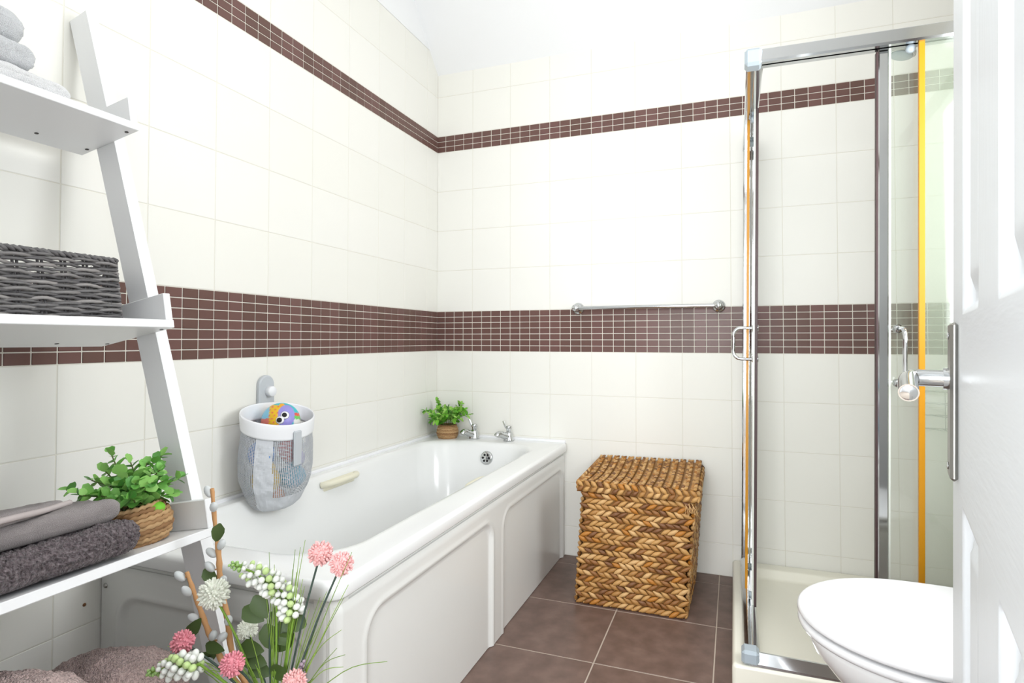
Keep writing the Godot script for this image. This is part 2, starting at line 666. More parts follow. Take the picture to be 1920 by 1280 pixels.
func bathtub() -> void:
	var t := thing("bathtub", "white acrylic bathtub with moulded side panels along the tiled wall", "bathtub")
	var P := PackedVector3Array()
	var rings := [
		# x0, x1, z0, z1, radius, y
		[0.002, 0.672, 0.002, 1.612, 0.028, 0.478], [0.002, 0.681, 0.002, 1.621, 0.034, 0.476], [0.002, 0.686, 0.002, 1.626, 0.036, 0.482], [0.002, 0.686, 0.002, 1.626, 0.036, 0.503],
		[0.002, 0.682, 0.002, 1.622, 0.034, 0.511], [0.002, 0.674, 0.002, 1.614, 0.03, 0.515], [0.045, 0.602, 0.120, 1.548, 0.15, 0.5155], [0.05, 0.59, 0.130, 1.535, 0.15, 0.514],
		[0.056, 0.581, 0.139, 1.524, 0.15, 0.509], [0.061, 0.575, 0.147, 1.514, 0.15, 0.499], [0.068, 0.566, 0.160, 1.49, 0.15, 0.47], [0.085, 0.548, 0.185, 1.44, 0.15, 0.40],
		[0.105, 0.528, 0.215, 1.36, 0.14, 0.30], [0.122, 0.51, 0.24, 1.29, 0.13, 0.22], [0.14, 0.492, 0.262, 1.25, 0.12, 0.18], [0.17, 0.462, 0.30, 1.20, 0.1, 0.162],
		[0.22, 0.41, 0.38, 1.1, 0.07, 0.156], [0.30, 0.33, 0.6, 0.8, 0.01, 0.154],
	]
	for g in rings:
		var c: Vector2 = Vector2((g[0] + g[1]) / 2, (g[2] + g[3]) / 2)
		for p in rr((g[1] - g[0]) / 2, (g[3] - g[2]) / 2, g[4], 10, 8, 16):
			P.append(Vector3(c.x + p.x, g[5], c.y + p.y))
	var m := MB.new()
	m.grid(P, P.size() / rings.size(), rings.size(), true, true)
	part(t, "tub_shell", m, M.acrylic)
	var sk := MB.new()
	sk.cbox(Vector3(0.640, 0.40, 0.006), Vector3(0.658, 0.482, 1.596), 0.001)
	sk.cbox(Vector3(0.004, 0.40, 1.580), Vector3(0.658, 0.482, 1.597), 0.001)
	sk.cbox(Vector3(0.605, 0.01, 1.55), Vector3(0.6645, 0.477, 1.6045), 0.010)
	part(t, "rim_skirt", sk, M.panel)
	# side panel, facing +x
	var fields := [[0.838, 1.502, 0.402, 0.06, -0.5], [0.045, 0.742, 0.402, 0.06, -0.5]]
	var nu := 201
	var nv := 70
	P = PackedVector3Array()
	for r in nv:
		for k in nu:
			var z := 1.605 - 1.597 * k / (nu - 1)
			var y := 0.002 + 0.455 * r / (nv - 1)
			var x := 0.670 + panel_relief(z, y, fields) - 0.006 * smoothstep(0.445, 0.457, y) - 0.02 * smoothstep(1.592, 1.605, z)
			P.append(Vector3(x, y, z))
	m = MB.new()
	m.grid(P, nu, nv)
	m.cbox(Vector3(0.640, 0.002, 0.008), Vector3(0.650, 0.455, 1.60), 0.0)
	m.face([Vector3(0.664, 0.457, 0.008), Vector3(0.664, 0.457, 1.60), Vector3(0.640, 0.457, 1.60), Vector3(0.640, 0.457, 0.008)], Vector3.UP)
	m.face([Vector3(0.668, 0.002, 0.008), Vector3(0.668, 0.457, 0.008), Vector3(0.640, 0.457, 0.008), Vector3(0.640, 0.002, 0.008)], Vector3(0, 0, -1))
	part(t, "side_panel", m, M.panel)
	# end panel, facing +z
	P = PackedVector3Array()
	nu = 101
	for r in nv:
		for k in nu:
			var x2 := 0.004 + 0.654 * k / (nu - 1)
			var y2 := 0.002 + 0.455 * r / (nv - 1)
			P.append(Vector3(x2, y2, 1.606 + panel_relief(x2, y2, [[0.065, 0.60, 0.392, 0.06, -0.5]]) - 0.006 * smoothstep(0.445, 0.457, y2) - 0.016 * smoothstep(0.645, 0.658, x2)))
	m = MB.new()
	m.grid(P, nu, nv)
	m.face([Vector3(0.004, 0.457, 1.60), Vector3(0.65, 0.457, 1.60), Vector3(0.65, 0.457, 1.584), Vector3(0.004, 0.457, 1.584)], Vector3.UP)
	part(t, "end_panel", m, M.panel)
	var sc := MB.new()
	sc.blob(Vector3(0.018, 0.41, 1.607), Vector3(0.006, 0.006, 0.004), 10, 6)
	part(t, "screw", sc, M.satin)
	# overflow with its six holes
	var ov := hold(t, "overflow", at(Vector3(0.350, 0.452, 0.170), Basis(Vector3.RIGHT, PI / 2 - 0.22)))
	m = MB.new()
	m.lathe([[0.0, -0.006], [0.029, -0.006], [0.031, 0.0], [0.028, 0.005], [0.024, 0.008], [0.0, 0.0085]], 32)
	part(ov, "cover", m, M.chrome)
	for k in 6:
		m = MB.new()
		m.lathe([[0.0052, 0.0], [0.0052, 0.0094], [0.0, 0.0094]], 12)
		part(ov, "hole", m, M.hole, at(Vector3(cos(TAU * k / 6), 0, sin(TAU * k / 6)) * 0.0148))
	# moulded hand grips on both long sides
	for g in [[0.066, 0.478, 0.835, 1.0], [0.572, 0.468, 0.70, -1.0]]:
		m = MB.new()
		var s: float = g[3]
		var pts := [Vector3(0, 0.006, -0.09), Vector3(s * 0.018, 0.010, -0.08), Vector3(s * 0.032, 0.012, -0.05), Vector3(s * 0.034, 0.012, 0.0), Vector3(s * 0.032, 0.012, 0.05), Vector3(s * 0.018, 0.010, 0.08), Vector3(0, 0.006, 0.09)]
		m.tube(curve(pts, 4), 0.011, 12)
		m.cbox(Vector3(-0.008, -0.020, -0.085), Vector3(0.008, 0.016, 0.085), 0.006)
		part(t, "hand_grip", m, M.cream, at(Vector3(g[0], g[1], g[2])))


func taps() -> void:
	for d in [[0.236, "chrome bath tap beside the small potted plant"], [0.413, "chrome bath tap on the rim above the overflow, away from the plant"]]:
		var t := thing("bath_tap", d[1], "tap", Vector3(d[0], 0.5155, 0.058))
		var m := MB.new()
		m.lathe([[0.0, 0.0], [0.025, 0.0], [0.025, 0.005], [0.021, 0.014], [0.018, 0.03], [0.016, 0.038], [0.012, 0.042], [0.0, 0.042]], 24)
		part(t, "body", m, M.chrome)
		m = MB.new()
		m.tube(curve([Vector3(0.004, 0.016, -0.004), Vector3(-0.012, 0.024, 0.018), Vector3(-0.026, 0.034, 0.038), Vector3(-0.034, 0.034, 0.05), Vector3(-0.037, 0.026, 0.056)], 5), [0.017, 0.0168, 0.0166, 0.0164, 0.0162, 0.016, 0.0158, 0.0156, 0.0154, 0.0152, 0.015, 0.0148, 0.0145, 0.0142, 0.014, 0.014, 0.014, 0.014, 0.014, 0.0138, 0.0135], 14)
		part(t, "spout", m, M.chrome)
		m = MB.new()
		m.lathe([[0.011, 0.04], [0.011, 0.052], [0.0135, 0.054], [0.0135, 0.066], [0.010, 0.069], [0.0, 0.069]], 20)
		part(t, "valve", m, M.chrome)
		m = MB.new()
		m.cbox(Vector3(-0.005, 0, -0.0016), Vector3(0.005, 0.036, 0.0016), 0.0015, at(Vector3(-0.012, 0.058, 0.004), Basis(Vector3.BACK, 0.45)))
		part(t, "lever", m, M.chrome)


func rail() -> void:
	var t := thing("towel_rail", "chrome towel rail on the wall above the dark mosaic band", "towel rail", Vector3(0.735, 1.129, 0.0))
	var m := MB.new()
	m.tube([Vector3(0.0, 0, 0.052), Vector3(0.612, 0, 0.052)], 0.0085, 16)
	part(t, "bar", m, M.chrome)
	for x in [0.0, 0.612]:
		m = MB.new()
		m.lathe([[0.0, 0.0], [0.027, 0.0], [0.027, 0.006], [0.021, 0.012], [0.0125, 0.016], [0.0125, 0.04], [0.016, 0.044], [0.016, 0.062], [0.012, 0.067], [0.0, 0.067]], 24)
		part(t, "bracket", m, M.chrome, at(Vector3(x, 0, 0.001), Basis(Vector3.RIGHT, PI / 2)))


# ------------------------------------------------------------------ door
func door() -> void:
	var d := structure("door_1", "white moulded panel door standing open beside the toilet", "door")
	var th := deg_to_rad(13.1)
	# x from the latch edge to the hinges, z out of the face seen; the leaf hangs a little out of plumb
	var b := Basis(Vector3(-sin(th), 0, cos(th)), Vector3.UP, Vector3(-cos(th), 0, -sin(th)))
	d.transform = Transform3D(Basis(Vector3.BACK, -0.0135), Vector3.ZERO) * Transform3D(b, Vector3(1.66, 0, 1.70))
	d.position += Vector3(1.66, 0.985, 1.70) - d.transform * Vector3(0, 0.985, 0)
	var xs := [0.12, 0.26, 0.374, 0.514]
	var ys := [0.22, 0.81, 1.013, 1.62, 1.72, 1.92]
	var gx := []
	var gy := []
	for e in [[0.0, 0.634, 0.0, gx, xs], [0.008, 1.985, 0.0, gy, ys]]:
		var l: Array = e[3]
		l.append_array([e[0], e[0] + 0.002, e[1] - 0.002, e[1]])
		for x in e[4]:
			for q in [-0.004, 0.0, 0.004, 0.008, 0.012, 0.016, 0.022, 0.028, 0.036, 0.042]:
				l.append(x + q)
				l.append(x - q)
		var u := {}
		for x in l:
			u[snappedf(x, 0.0005)] = true
		l.clear()
		l.append_array(u.keys())
		l.sort()
	var depth := func(x: float, y: float) -> float:
		for px in [[0.12, 0.26], [0.374, 0.514]]:
			for py in [[0.22, 0.81], [1.013, 1.62], [1.72, 1.92]]:
				var s: float = minf(minf(x - px[0], px[1] - x), minf(y - py[0], py[1] - y))
				if s > 0.0:
					return -0.010 * smoothstep(0.0, 0.012, s) + 0.007 * smoothstep(0.016, 0.040, s)
		var edge := minf(minf(x, 0.634 - x), minf(y - 0.008, 1.985 - y))
		return -0.0015 * (1.0 - smoothstep(0.0, 0.002, edge))
	for reg in [["lock_rail", 0.812, 1.011, M.door_grain], ["leaf", 0.0, 0.812, M.door], ["leaf", 1.011, 2.1, M.door]]:
		var yy := [maxf(reg[1], 0.008), minf(reg[2], 1.985)]
		for y in gy:
			if y > yy[0] + 0.0004 and y < yy[1] - 0.0004:
				yy.append(y)
		yy.sort()
		var P := PackedVector3Array()
		var uvs := PackedVector2Array()
		for y in yy:
			for x in gx:
				P.append(Vector3(x, y, depth.call(x, y)))
				uvs.append(Vector2(x, y))
		var m := MB.new()
		m.grid(P, gx.size(), yy.size())
		m.uv = uvs
		if reg[0] == "lock_rail":
			part(d, "lock_rail", m, reg[3])
		else:
			part(d, "moulded_face", m, reg[3])
	box(d, "core", Vector3(0.0, 0.008, -0.04), Vector3(0.634, 1.985, -0.0135), M.paint, 0.001)
	var ed := MB.new()
	for s in [[Vector3(0, 0.008, -0.014), Vector3(0.0025, 1.985, -0.0016)], [Vector3(0.6315, 0.008, -0.014), Vector3(0.634, 1.985, -0.0016)]]:
		ed.cbox(s[0], s[1], 0.0)
	part(d, "edge", ed, M.paint)
	# lever handle on its back plate
	var h := hold(d, "handle")
	box(h, "back_plate", Vector3(0.03, 0.826, 0.0), Vector3(0.073, 1.005, 0.0075), M.brushed, 0.003)
	for y in [0.84, 0.99]:
		var sc := MB.new()
		sc.lathe([[0.0, 0.0], [0.0045, 0.0], [0.004, 0.0015], [0.0, 0.002]], 12)
		part(h, "screw", sc, M.chrome, at(Vector3(0.052, y, 0.0075), Basis(Vector3.RIGHT, PI / 2)))
	var m2 := MB.new()
	m2.tube(curve([Vector3(0.052, 0.940, 0.006), Vector3(0.052, 0.940, 0.034), Vector3(0.055, 0.939, 0.043), Vector3(0.068, 0.936, 0.047), Vector3(0.112, 0.926, 0.047)], 6), 0.0102, 18)
	m2.tube([Vector3(0.052, 0.940, 0.007), Vector3(0.052, 0.940, 0.013)], 0.013, 18)
	part(h, "lever", m2, M.chrome)
	var cap := MB.new()
	cap.lathe([[0.0, 0.0], [0.0088, 0.0], [0.0085, 0.0012], [0.0, 0.0014]], 16)
	part(h, "end_cap", cap, M.chrome, at(Vector3(0.112, 0.926, 0.047), Basis(Vector3.BACK, -PI / 2 - 0.2)))


# ------------------------------------------------------------------ shower
func shower() -> void:
	var tr := thing("shower_tray", "cream square shower tray on the floor under the glass enclosure", "shower tray", Vector3(1.395, 0, 0.003))
	var P := PackedVector3Array()
	var rings := [[0.0, 0.0, 0.001], [0.0, 0.0, 0.066], [0.004, 0.01, 0.073], [0.010, 0.014, 0.075], [0.058, 0.03, 0.075], [0.066, 0.034, 0.071], [0.076, 0.04, 0.048], [0.09, 0.05, 0.040], [0.2, 0.05, 0.036], [0.36, 0.03, 0.032]]
	for g in rings:
		for p in rr(0.4015 - g[0], 0.408 - g[0], maxf(g[1], 0.012), 8, 6, 6):
			P.append(Vector3(0.4015 + p.x, g[2], 0.409 + p.y))
	var m := MB.new()
	m.grid(P, P.size() / rings.size(), rings.size(), true, true)
	part(tr, "basin", m, M.tray)
	m = MB.new()
	m.lathe([[0.0, 0.032], [0.045, 0.032], [0.045, 0.037], [0.03, 0.040], [0.0, 0.041]], 24, at(Vector3(0.4, 0, 0.40)))
	part(tr, "drain_cover", m, M.chrome)

	var e := thing("shower_enclosure", "chrome framed corner shower enclosure with sliding glass doors", "shower", Vector3(1.437, 0.075, 0.800))
	e.rotation.z = -0.0118
	var H := 1.74
	for s in ["left", "front"]:
		# u runs from the corner along the side, w out of the enclosure
		var f := Transform3D.IDENTITY
		if s == "left":
			f = Transform3D(Basis(Vector3(0, 0, -1), Vector3.UP, Vector3(-1, 0, 0)), Vector3.ZERO)
		else:
			f = Transform3D(Basis(Vector3(1, 0, 0), Vector3.UP, Vector3(0, 0, 1)), Vector3.ZERO)
		if s == "front":
			f = Transform3D(Basis(Vector3(1, 0, 0), Vector3.UP, Vector3(0, 0, 1)), Vector3.ZERO)
		var L: float = 0.795 if s == "left" else 0.742
		var seal_u: float = 0.440 if s == "left" else 0.418
		var lead: float = 0.335 if s == "left" else 0.322
		var bar := func(called: String, lo: Vector3, hi: Vector3, material: Material, parent: Node3D, bev := 0.002) -> MeshInstance3D:
			var mb := MB.new()
			var a: Vector3 = f * lo
			var c: Vector3 = f * hi
			mb.cbox(Vector3(minf(a.x, c.x), minf(a.y, c.y), minf(a.z, c.z)), Vector3(maxf(a.x, c.x), maxf(a.y, c.y), maxf(a.z, c.z)), bev)
			return part(parent, called, mb, material)
		# top rail: a face leaning out a little, with its lip and channel
		var rl := MB.new()
		var prof := [Vector2(-0.034, H - 0.036), Vector2(-0.034, H - 0.004), Vector2(-0.030, H), Vector2(0.002, H), Vector2(0.008, H - 0.004), Vector2(0.012, H - 0.036), Vector2(0.009, H - 0.042), Vector2(-0.004, H - 0.042), Vector2(-0.004, H - 0.030), Vector2(-0.012, H - 0.030), Vector2(-0.012, H - 0.042), Vector2(-0.030, H - 0.042)]
		for k in prof.size():
			var p: Vector2 = prof[k]
			var q: Vector2 = prof[(k + 1) % prof.size()]
			var o := Vector3(0, -(q.x - p.x), q.y - p.y) * -1.0
			rl.face([f * Vector3(0.006, p.y, p.x), f * Vector3(L, p.y, p.x), f * Vector3(L, q.y, q.x), f * Vector3(0.006, q.y, q.x)], f.basis * o)
		part(e, "top_rail", rl, M.chrome)
		var bt := MB.new()
		prof = [Vector2(-0.034, 0.001), Vector2(-0.034, 0.016), Vector2(-0.028, 0.022), Vector2(-0.016, 0.022), Vector2(-0.016, 0.010), Vector2(-0.008, 0.010), Vector2(-0.008, 0.034), Vector2(-0.002, 0.034), Vector2(0.012, 0.008), Vector2(0.012, 0.001)]
		for k in prof.size():
			var p2: Vector2 = prof[k]
			var q2: Vector2 = prof[(k + 1) % prof.size()]
			var o2 := Vector3(0, -(q2.x - p2.x), q2.y - p2.y) * -1.0
			bt.face([f * Vector3(0.006, p2.y, p2.x), f * Vector3(L, p2.y, p2.x), f * Vector3(L, q2.y, q2.x), f * Vector3(0.006, q2.y, q2.x)], f.basis * o2)
		part(e, "bottom_track", bt, M.chrome)
		bar.call("wall_post", Vector3(L - 0.030, 0.001, -0.022), Vector3(L, H - 0.002, 0.008), M.chrome, e, 0.004)
		bar.call("fixed_pane", Vector3(seal_u + 0.006, 0.030, -0.0065), Vector3(L - 0.028, H - 0.036, -0.0015), M.glass_film, e, 0.0)
		bar.call("edge_seal", Vector3(seal_u - 0.007, 0.032, -0.0085), Vector3(seal_u + 0.007, H - 0.040, 0.0005), M.amber, e, 0.001)
		# the sliding door, pushed back behind the fixed pane
		var dr := hold(e, "sliding_door")
		bar.call("pane", Vector3(lead + 0.02, 0.022, -0.0275), Vector3(L - 0.045, H - 0.034, -0.0225), M.glass, dr, 0.0)
		if s == "left":
			bar.call("stile", Vector3(lead + 0.004, 0.014, -0.033), Vector3(lead + 0.024, H - 0.034, -0.0185), M.chrome, dr, 0.003)
			bar.call("magnetic_seal", Vector3(lead - 0.003, 0.014, -0.034), Vector3(lead + 0.004, H - 0.040, -0.025), M.brown_seal, dr, 0.001)
			bar.call("seal_carrier", Vector3(lead - 0.002, 0.014, -0.025), Vector3(lead + 0.004, H - 0.040, -0.0185), M.clear_seal, dr, 0.001)
		else:
			bar.call("stile", Vector3(lead, 0.014, -0.036), Vector3(lead + 0.025, H - 0.028, -0.016), M.chrome, dr, 0.003)
			bar.call("magnetic_seal", Vector3(lead - 0.005, 0.014, -0.034), Vector3(lead, H - 0.045, -0.018), M.brown_seal, dr, 0.001)
			bar.call("seal_carrier", Vector3(lead + 0.025, 0.020, -0.029), Vector3(lead + 0.031, H - 0.034, -0.021), M.clear_seal, dr, 0.001)
		for y in [0.024, H - 0.05]:
			for u in [lead + 0.075, L - 0.12]:
				var ro := MB.new()
				ro.lathe([[0.0, -0.006], [0.011, -0.006], [0.012, 0.0], [0.011, 0.006], [0.0, 0.006]], 16, f * at(Vector3(u, y, -0.017), Basis(Vector3.RIGHT, PI / 2)))
				part(dr, "roller", ro, M.bracket)
		var hm := MB.new()
		var hu := lead + (0.035 if s == "left" else 0.048)
		var y0 := 0.845 if s == "left" else 0.800
		var y1 := 0.952 if s == "left" else 0.945
		var hp := []
		for p3 in curve([Vector3(hu, y1, -0.02), Vector3(hu, y1, 0.018), Vector3(hu, y1 - 0.006, 0.034), Vector3(hu, y1 - 0.022, 0.043), Vector3(hu, (y0 + y1) / 2, 0.043), Vector3(hu, y0 + 0.022, 0.043), Vector3(hu, y0 + 0.006, 0.034), Vector3(hu, y0, 0.018), Vector3(hu, y0, -0.02)], 5):
			hp.append(f * p3)
		hm.tube(hp, 0.0058, 14)
		for y in [y0, y1]:
			for w in [-0.0205, -0.0335]:
				hm.lathe([[0.0, -0.004], [0.011, -0.004], [0.011, 0.004], [0.0, 0.004]], 16, f * at(Vector3(hu, y, w), Basis(Vector3.RIGHT, PI / 2)))
		part(dr, "handle", hm, M.chrome)
	for y in [0.001, H - 0.048]:
		var hgt := 0.050 if y > 1.0 else 0.040
		box(e, "corner_bracket", Vector3(-0.017, y, -0.034), Vector3(0.03, y + hgt, 0.017), M.bracket, 0.008)

	# arm, head and riser on the right wall, behind the glass
	var s2 := thing("wall_shower", "chrome shower head on a curved arm inside the enclosure", "shower", Vector3(2.16, 1.0, 0.36))
	m = MB.new()
	m.tube(curve([Vector3(-0.03, 0.16, 0), Vector3(-0.03, 0.86, 0), Vector3(-0.045, 0.945, 0), Vector3(-0.10, 0.985, 0), Vector3(-0.165, 0.985, 0), Vector3(-0.20, 0.965, 0)], 6), 0.0105, 14)
	m.tube([Vector3(-0.03, 0.84, 0), Vector3(-0.03, 0.875, 0)], 0.016, 14)
	part(s2, "riser", m, M.chrome)
	m = MB.new()
	m.lathe([[0.0, 0.0], [0.036, 0.0], [0.041, 0.004], [0.041, 0.012], [0.026, 0.026], [0.013, 0.034], [0.013, 0.048], [0.0, 0.048]], 28, at(Vector3(-0.225, 0.93, 0.0), Basis(Vector3.BACK, -0.25)))
	part(s2, "rose", m, M.chrome)
	m = MB.new()
	m.lathe([[0.0, 0.0], [0.034, 0.0], [0.032, 0.003], [0.0, 0.0035]], 28, at(Vector3(-0.225, 0.9295, 0.0), Basis(Vector3.BACK, PI - 0.25)))
	part(s2, "nozzle_plate", m, M.bracket)
	m = MB.new()
	m.tube([Vector3(0.04, 0.16, -0.06), Vector3(-0.07, 0.16, -0.06)], 0.021, 18)
	m.tube([Vector3(-0.03, 0.16, -0.1), Vector3(-0.03, 0.16, 0.1)], 0.018, 18)
	part(s2, "valve", m, M.chrome)
	var k2 := thing("wire_caddy", "small wire corner caddy hanging inside the shower", "caddy", Vector3(2.075, 0.655, 0.008))
	for y in [0.0, 0.05, 0.095, 0.14]:
		m = MB.new()
		m.tube([Vector3(0.0, y, 0.002), Vector3(0.115, y, 0.002), Vector3(0.115, y, 0.115), Vector3(0.0, y, 0.002)], 0.0017, 6)
		part(k2, "wire_ring", m, M.satin)
	for q in [Vector3(0, 0, 0.002), Vector3(0.115, 0, 0.002), Vector3(0.115, 0, 0.115), Vector3(0.055, 0, 0.056)]:
		m = MB.new()
		m.tube([q, q + Vector3(0, 0.14, 0)], 0.0017, 6)
		part(k2, "upright_wire", m, M.satin)
	for k in 5:
		m = MB.new()
		var u2 := 0.02 + 0.02 * k
		m.tube([Vector3(u2, 0, 0.002), Vector3(u2, 0, u2)], 0.0014, 6)
		part(k2, "floor_wire", m, M.satin)


# ------------------------------------------------------------------ toilet
func toilet() -> void:
	var t := thing("toilet", "white ceramic toilet with its lid closed, in front of the shower", "toilet", Vector3(1.525, 0, 1.24))
	# outline of the seat: u in 0..1 round, front at x = 0
	var outline := func(inset: float, back: float) -> Array:
		var out := []
		for k in 72:
			var a := TAU * k / 72
			var cx := 0.235
			var x: float
			var ex := 2.0 if cos(a) < 0 else 3.2
			var ca := pow(absf(cos(a)), 2.0 / ex) * signf(cos(a))
			var sa := pow(absf(sin(a)), 2.0 / (2.0 if cos(a) < 0 else 3.2)) * signf(sin(a))
			x = cx + ca * ((cx - inset) if ca < 0 else (back - cx - inset))
			out.append(Vector2(x, sa * (0.2 - inset)))
		return out
	var loft := func(rings: Array) -> MB:
		var P := PackedVector3Array()
		for g in rings:
			for p in outline.call(g[0], 0.45):
				P.append(Vector3(p.x * g[2] + g[3], g[1], p.y * g[2]))
		var m := MB.new()
		m.grid(P, 72, rings.size(), true, true)
		return m
	part(t, "lid", loft.call([[0.2, 0.432, 0.3, 0.15], [0.012, 0.432, 1, 0], [0.003, 0.434, 1, 0], [0.0, 0.438, 1, 0], [0.001, 0.444, 1, 0], [0.005, 0.448, 1, 0], [0.012, 0.450, 1, 0], [0.06, 0.4512, 1, 0], [0.12, 0.4518, 1, 0], [0.15, 0.452, 0.3, 0.157], [0.15, 0.452, 0.01, 0.222]]), M.seat)
	part(t, "seat", loft.call([[0.2, 0.410, 0.3, 0.15], [0.012, 0.410, 1, 0], [0.004, 0.412, 1, 0], [0.001, 0.418, 1, 0], [0.002, 0.425, 1, 0], [0.008, 0.429, 1, 0], [0.15, 0.429, 0.3, 0.157], [0.15, 0.429, 0.01, 0.222]]), M.seat)
	part(t, "bowl", loft.call([[0.19, 0.001, 0.62, 0.24], [0.05, 0.001, 0.62, 0.24], [0.05, 0.03, 0.6, 0.25], [0.05, 0.12, 0.58, 0.24], [0.04, 0.2, 0.66, 0.19], [0.03, 0.27, 0.8, 0.105], [0.022, 0.33, 0.92, 0.04], [0.016, 0.37, 0.985, 0.012], [0.014, 0.395, 1, 0.004], [0.016, 0.407, 1, 0.004], [0.03, 0.4095, 1, 0.004], [0.15, 0.4095, 0.3, 0.157], [0.15, 0.4095, 0.01, 0.222]]), M.ceramic)
	for z in [-0.075, 0.075]:
		var hm := MB.new()
		hm.tube([Vector3(0.455, 0.43, z - 0.02), Vector3(0.455, 0.43, z + 0.02)], 0.012, 12)
		part(t, "hinge", hm, M.chrome)
	box(t, "cistern", Vector3(0.48, 0.40, -0.19), Vector3(0.672, 0.76, 0.19), M.ceramic, 0.02)
	box(t, "cistern_lid", Vector3(0.472, 0.761, -0.2), Vector3(0.673, 0.79, 0.2), M.ceramic, 0.01)
	box(t, "pedestal", Vector3(0.36, 0.001, -0.1), Vector3(0.66, 0.40, 0.1), M.ceramic, 0.02)
	var bm := MB.new()
	bm.lathe([[0.0, 0.0], [0.022, 0.0], [0.02, 0.004], [0.0, 0.005]], 20, at(Vector3(0.57, 0.79, 0)))
	part(t, "flush_button", bm, M.chrome)


# ------------------------------------------------------------------ ladder shelf
const SHELVES := [[0.231, 1.425, 0.181], [0.341, 1.010, 0.218], [0.460, 0.608, 0.265], [0.575, 0.205, 0.310]]
const TILT := 0.1833
const SHELF_Z := 1.695
const SHELF_W := 0.5


func shelf_frame(k: int) -> Transform3D:
	# origin on the shelf's top at its front corner beside the bath; x forwards, z along the shelf
	return Transform3D(Basis(Vector3.BACK, TILT), Vector3(SHELVES[k][0], SHELVES[k][1], SHELF_Z)) * at(Vector3(0, 0.016, 0))


func ladder() -> void:
	var t := thing("ladder_shelf", "white wooden ladder shelf leaning on the tiled wall at the end of the bath", "shelf unit")
	for z in [SHELF_Z - 0.025, SHELF_Z + SHELF_W]:
		var m := MB.new()
		var q := [Vector2(0.548, 0.0005), Vector2(0.607, 0.0005), Vector2(0.056, 1.717), Vector2(0.003, 1.702)]
		var a := []
		var b := []
		for p in q:
			a.append(Vector3(p.x, p.y, z))
			b.append(Vector3(p.x, p.y, z + 0.0248))
		m.face(a, Vector3(0, 0, -1))
		m.face(b, Vector3(0, 0, 1))
		for k in 4:
			m.face([a[k], a[(k + 1) % 4], b[(k + 1) % 4], b[k]], (a[k] + a[(k + 1) % 4]) / 2 - Vector3(0.3, 0.86, z))
		part(t, "rail", m, M.white_wood)
	for k in 4:
		var d: float = SHELVES[k][2]
		var f := shelf_frame(k)
		var s := hold(t, "shelf", f)
		box(s, "board", Vector3(-d, -0.016, 0), Vector3(0, 0, SHELF_W), M.white_wood, 0.0012)
		box(s, "end_board", Vector3(-d, 0, 0.0002), Vector3(-0.002, 0.055, 0.015), M.white_wood, 0.0012)
		box(s, "end_board", Vector3(-d, 0, SHELF_W - 0.015), Vector3(-0.002, 0.055, SHELF_W - 0.0002), M.white_wood, 0.0012)
		for p in [Vector3(-0.022, -0.0165, 0.012), Vector3(-d + 0.035, -0.0165, 0.012), Vector3(-d + 0.04, -0.0165, 0.11)]:
			var sc := MB.new()
			sc.lathe([[0.0, -0.0006], [0.0036, -0.0004], [0.0036, 0.001], [0.0, 0.001]], 12)
			part(s, "screw", sc, M.dark, at(p))


# ------------------------------------------------------------------ laundry hamper
func spindle(l: float, w: float, d: float) -> ArrayMesh:
	# a plump strand along x
	var key := "spindle %.4f %.4f %.4f" % [l, w, d]
	if not meshes.has(key):
		var m := MB.new()
		var P := PackedVector3Array()
		for r in 5:
			var u := r / 4.0
			var s: float = [0.12, 0.8, 1.0, 0.72, 0.1][r]
			for k in 6:
				var a := TAU * k / 6
				P.append(Vector3((u - 0.5) * l, sin(a) * w / 2 * s, cos(a) * d / 2 * s))
		m.grid(P, 6, 5, true, true)
		meshes[key] = m.mesh()
	return meshes[key]


func strand_into(m: MB, x: Transform3D, l: float, w: float, d: float) -> void:
	var P := PackedVector3Array()
	for r in 5:
		var s: float = [0.12, 0.8, 1.0, 0.72, 0.1][r]
		for k in 6:
			var a := TAU * k / 6
			P.append(x * Vector3((r / 4.0 - 0.5) * l, sin(a) * w / 2 * s, cos(a) * d / 2 * s))
	m.grid(P, 6, 5, true, true)


const STRAW_MIX := [0, 0, 0, 1, 1, 1, 3, 3, 2, 2, 4, 5]
const STRAW_TINTS := [Color(0.413, 0.202, 0.054), Color(0.54, 0.296, 0.098), Color(0.27, 0.112, 0.027), Color(0.645, 0.392, 0.162), Color(0.456, 0.181, 0.025), Color(0.188, 0.076, 0.023)]


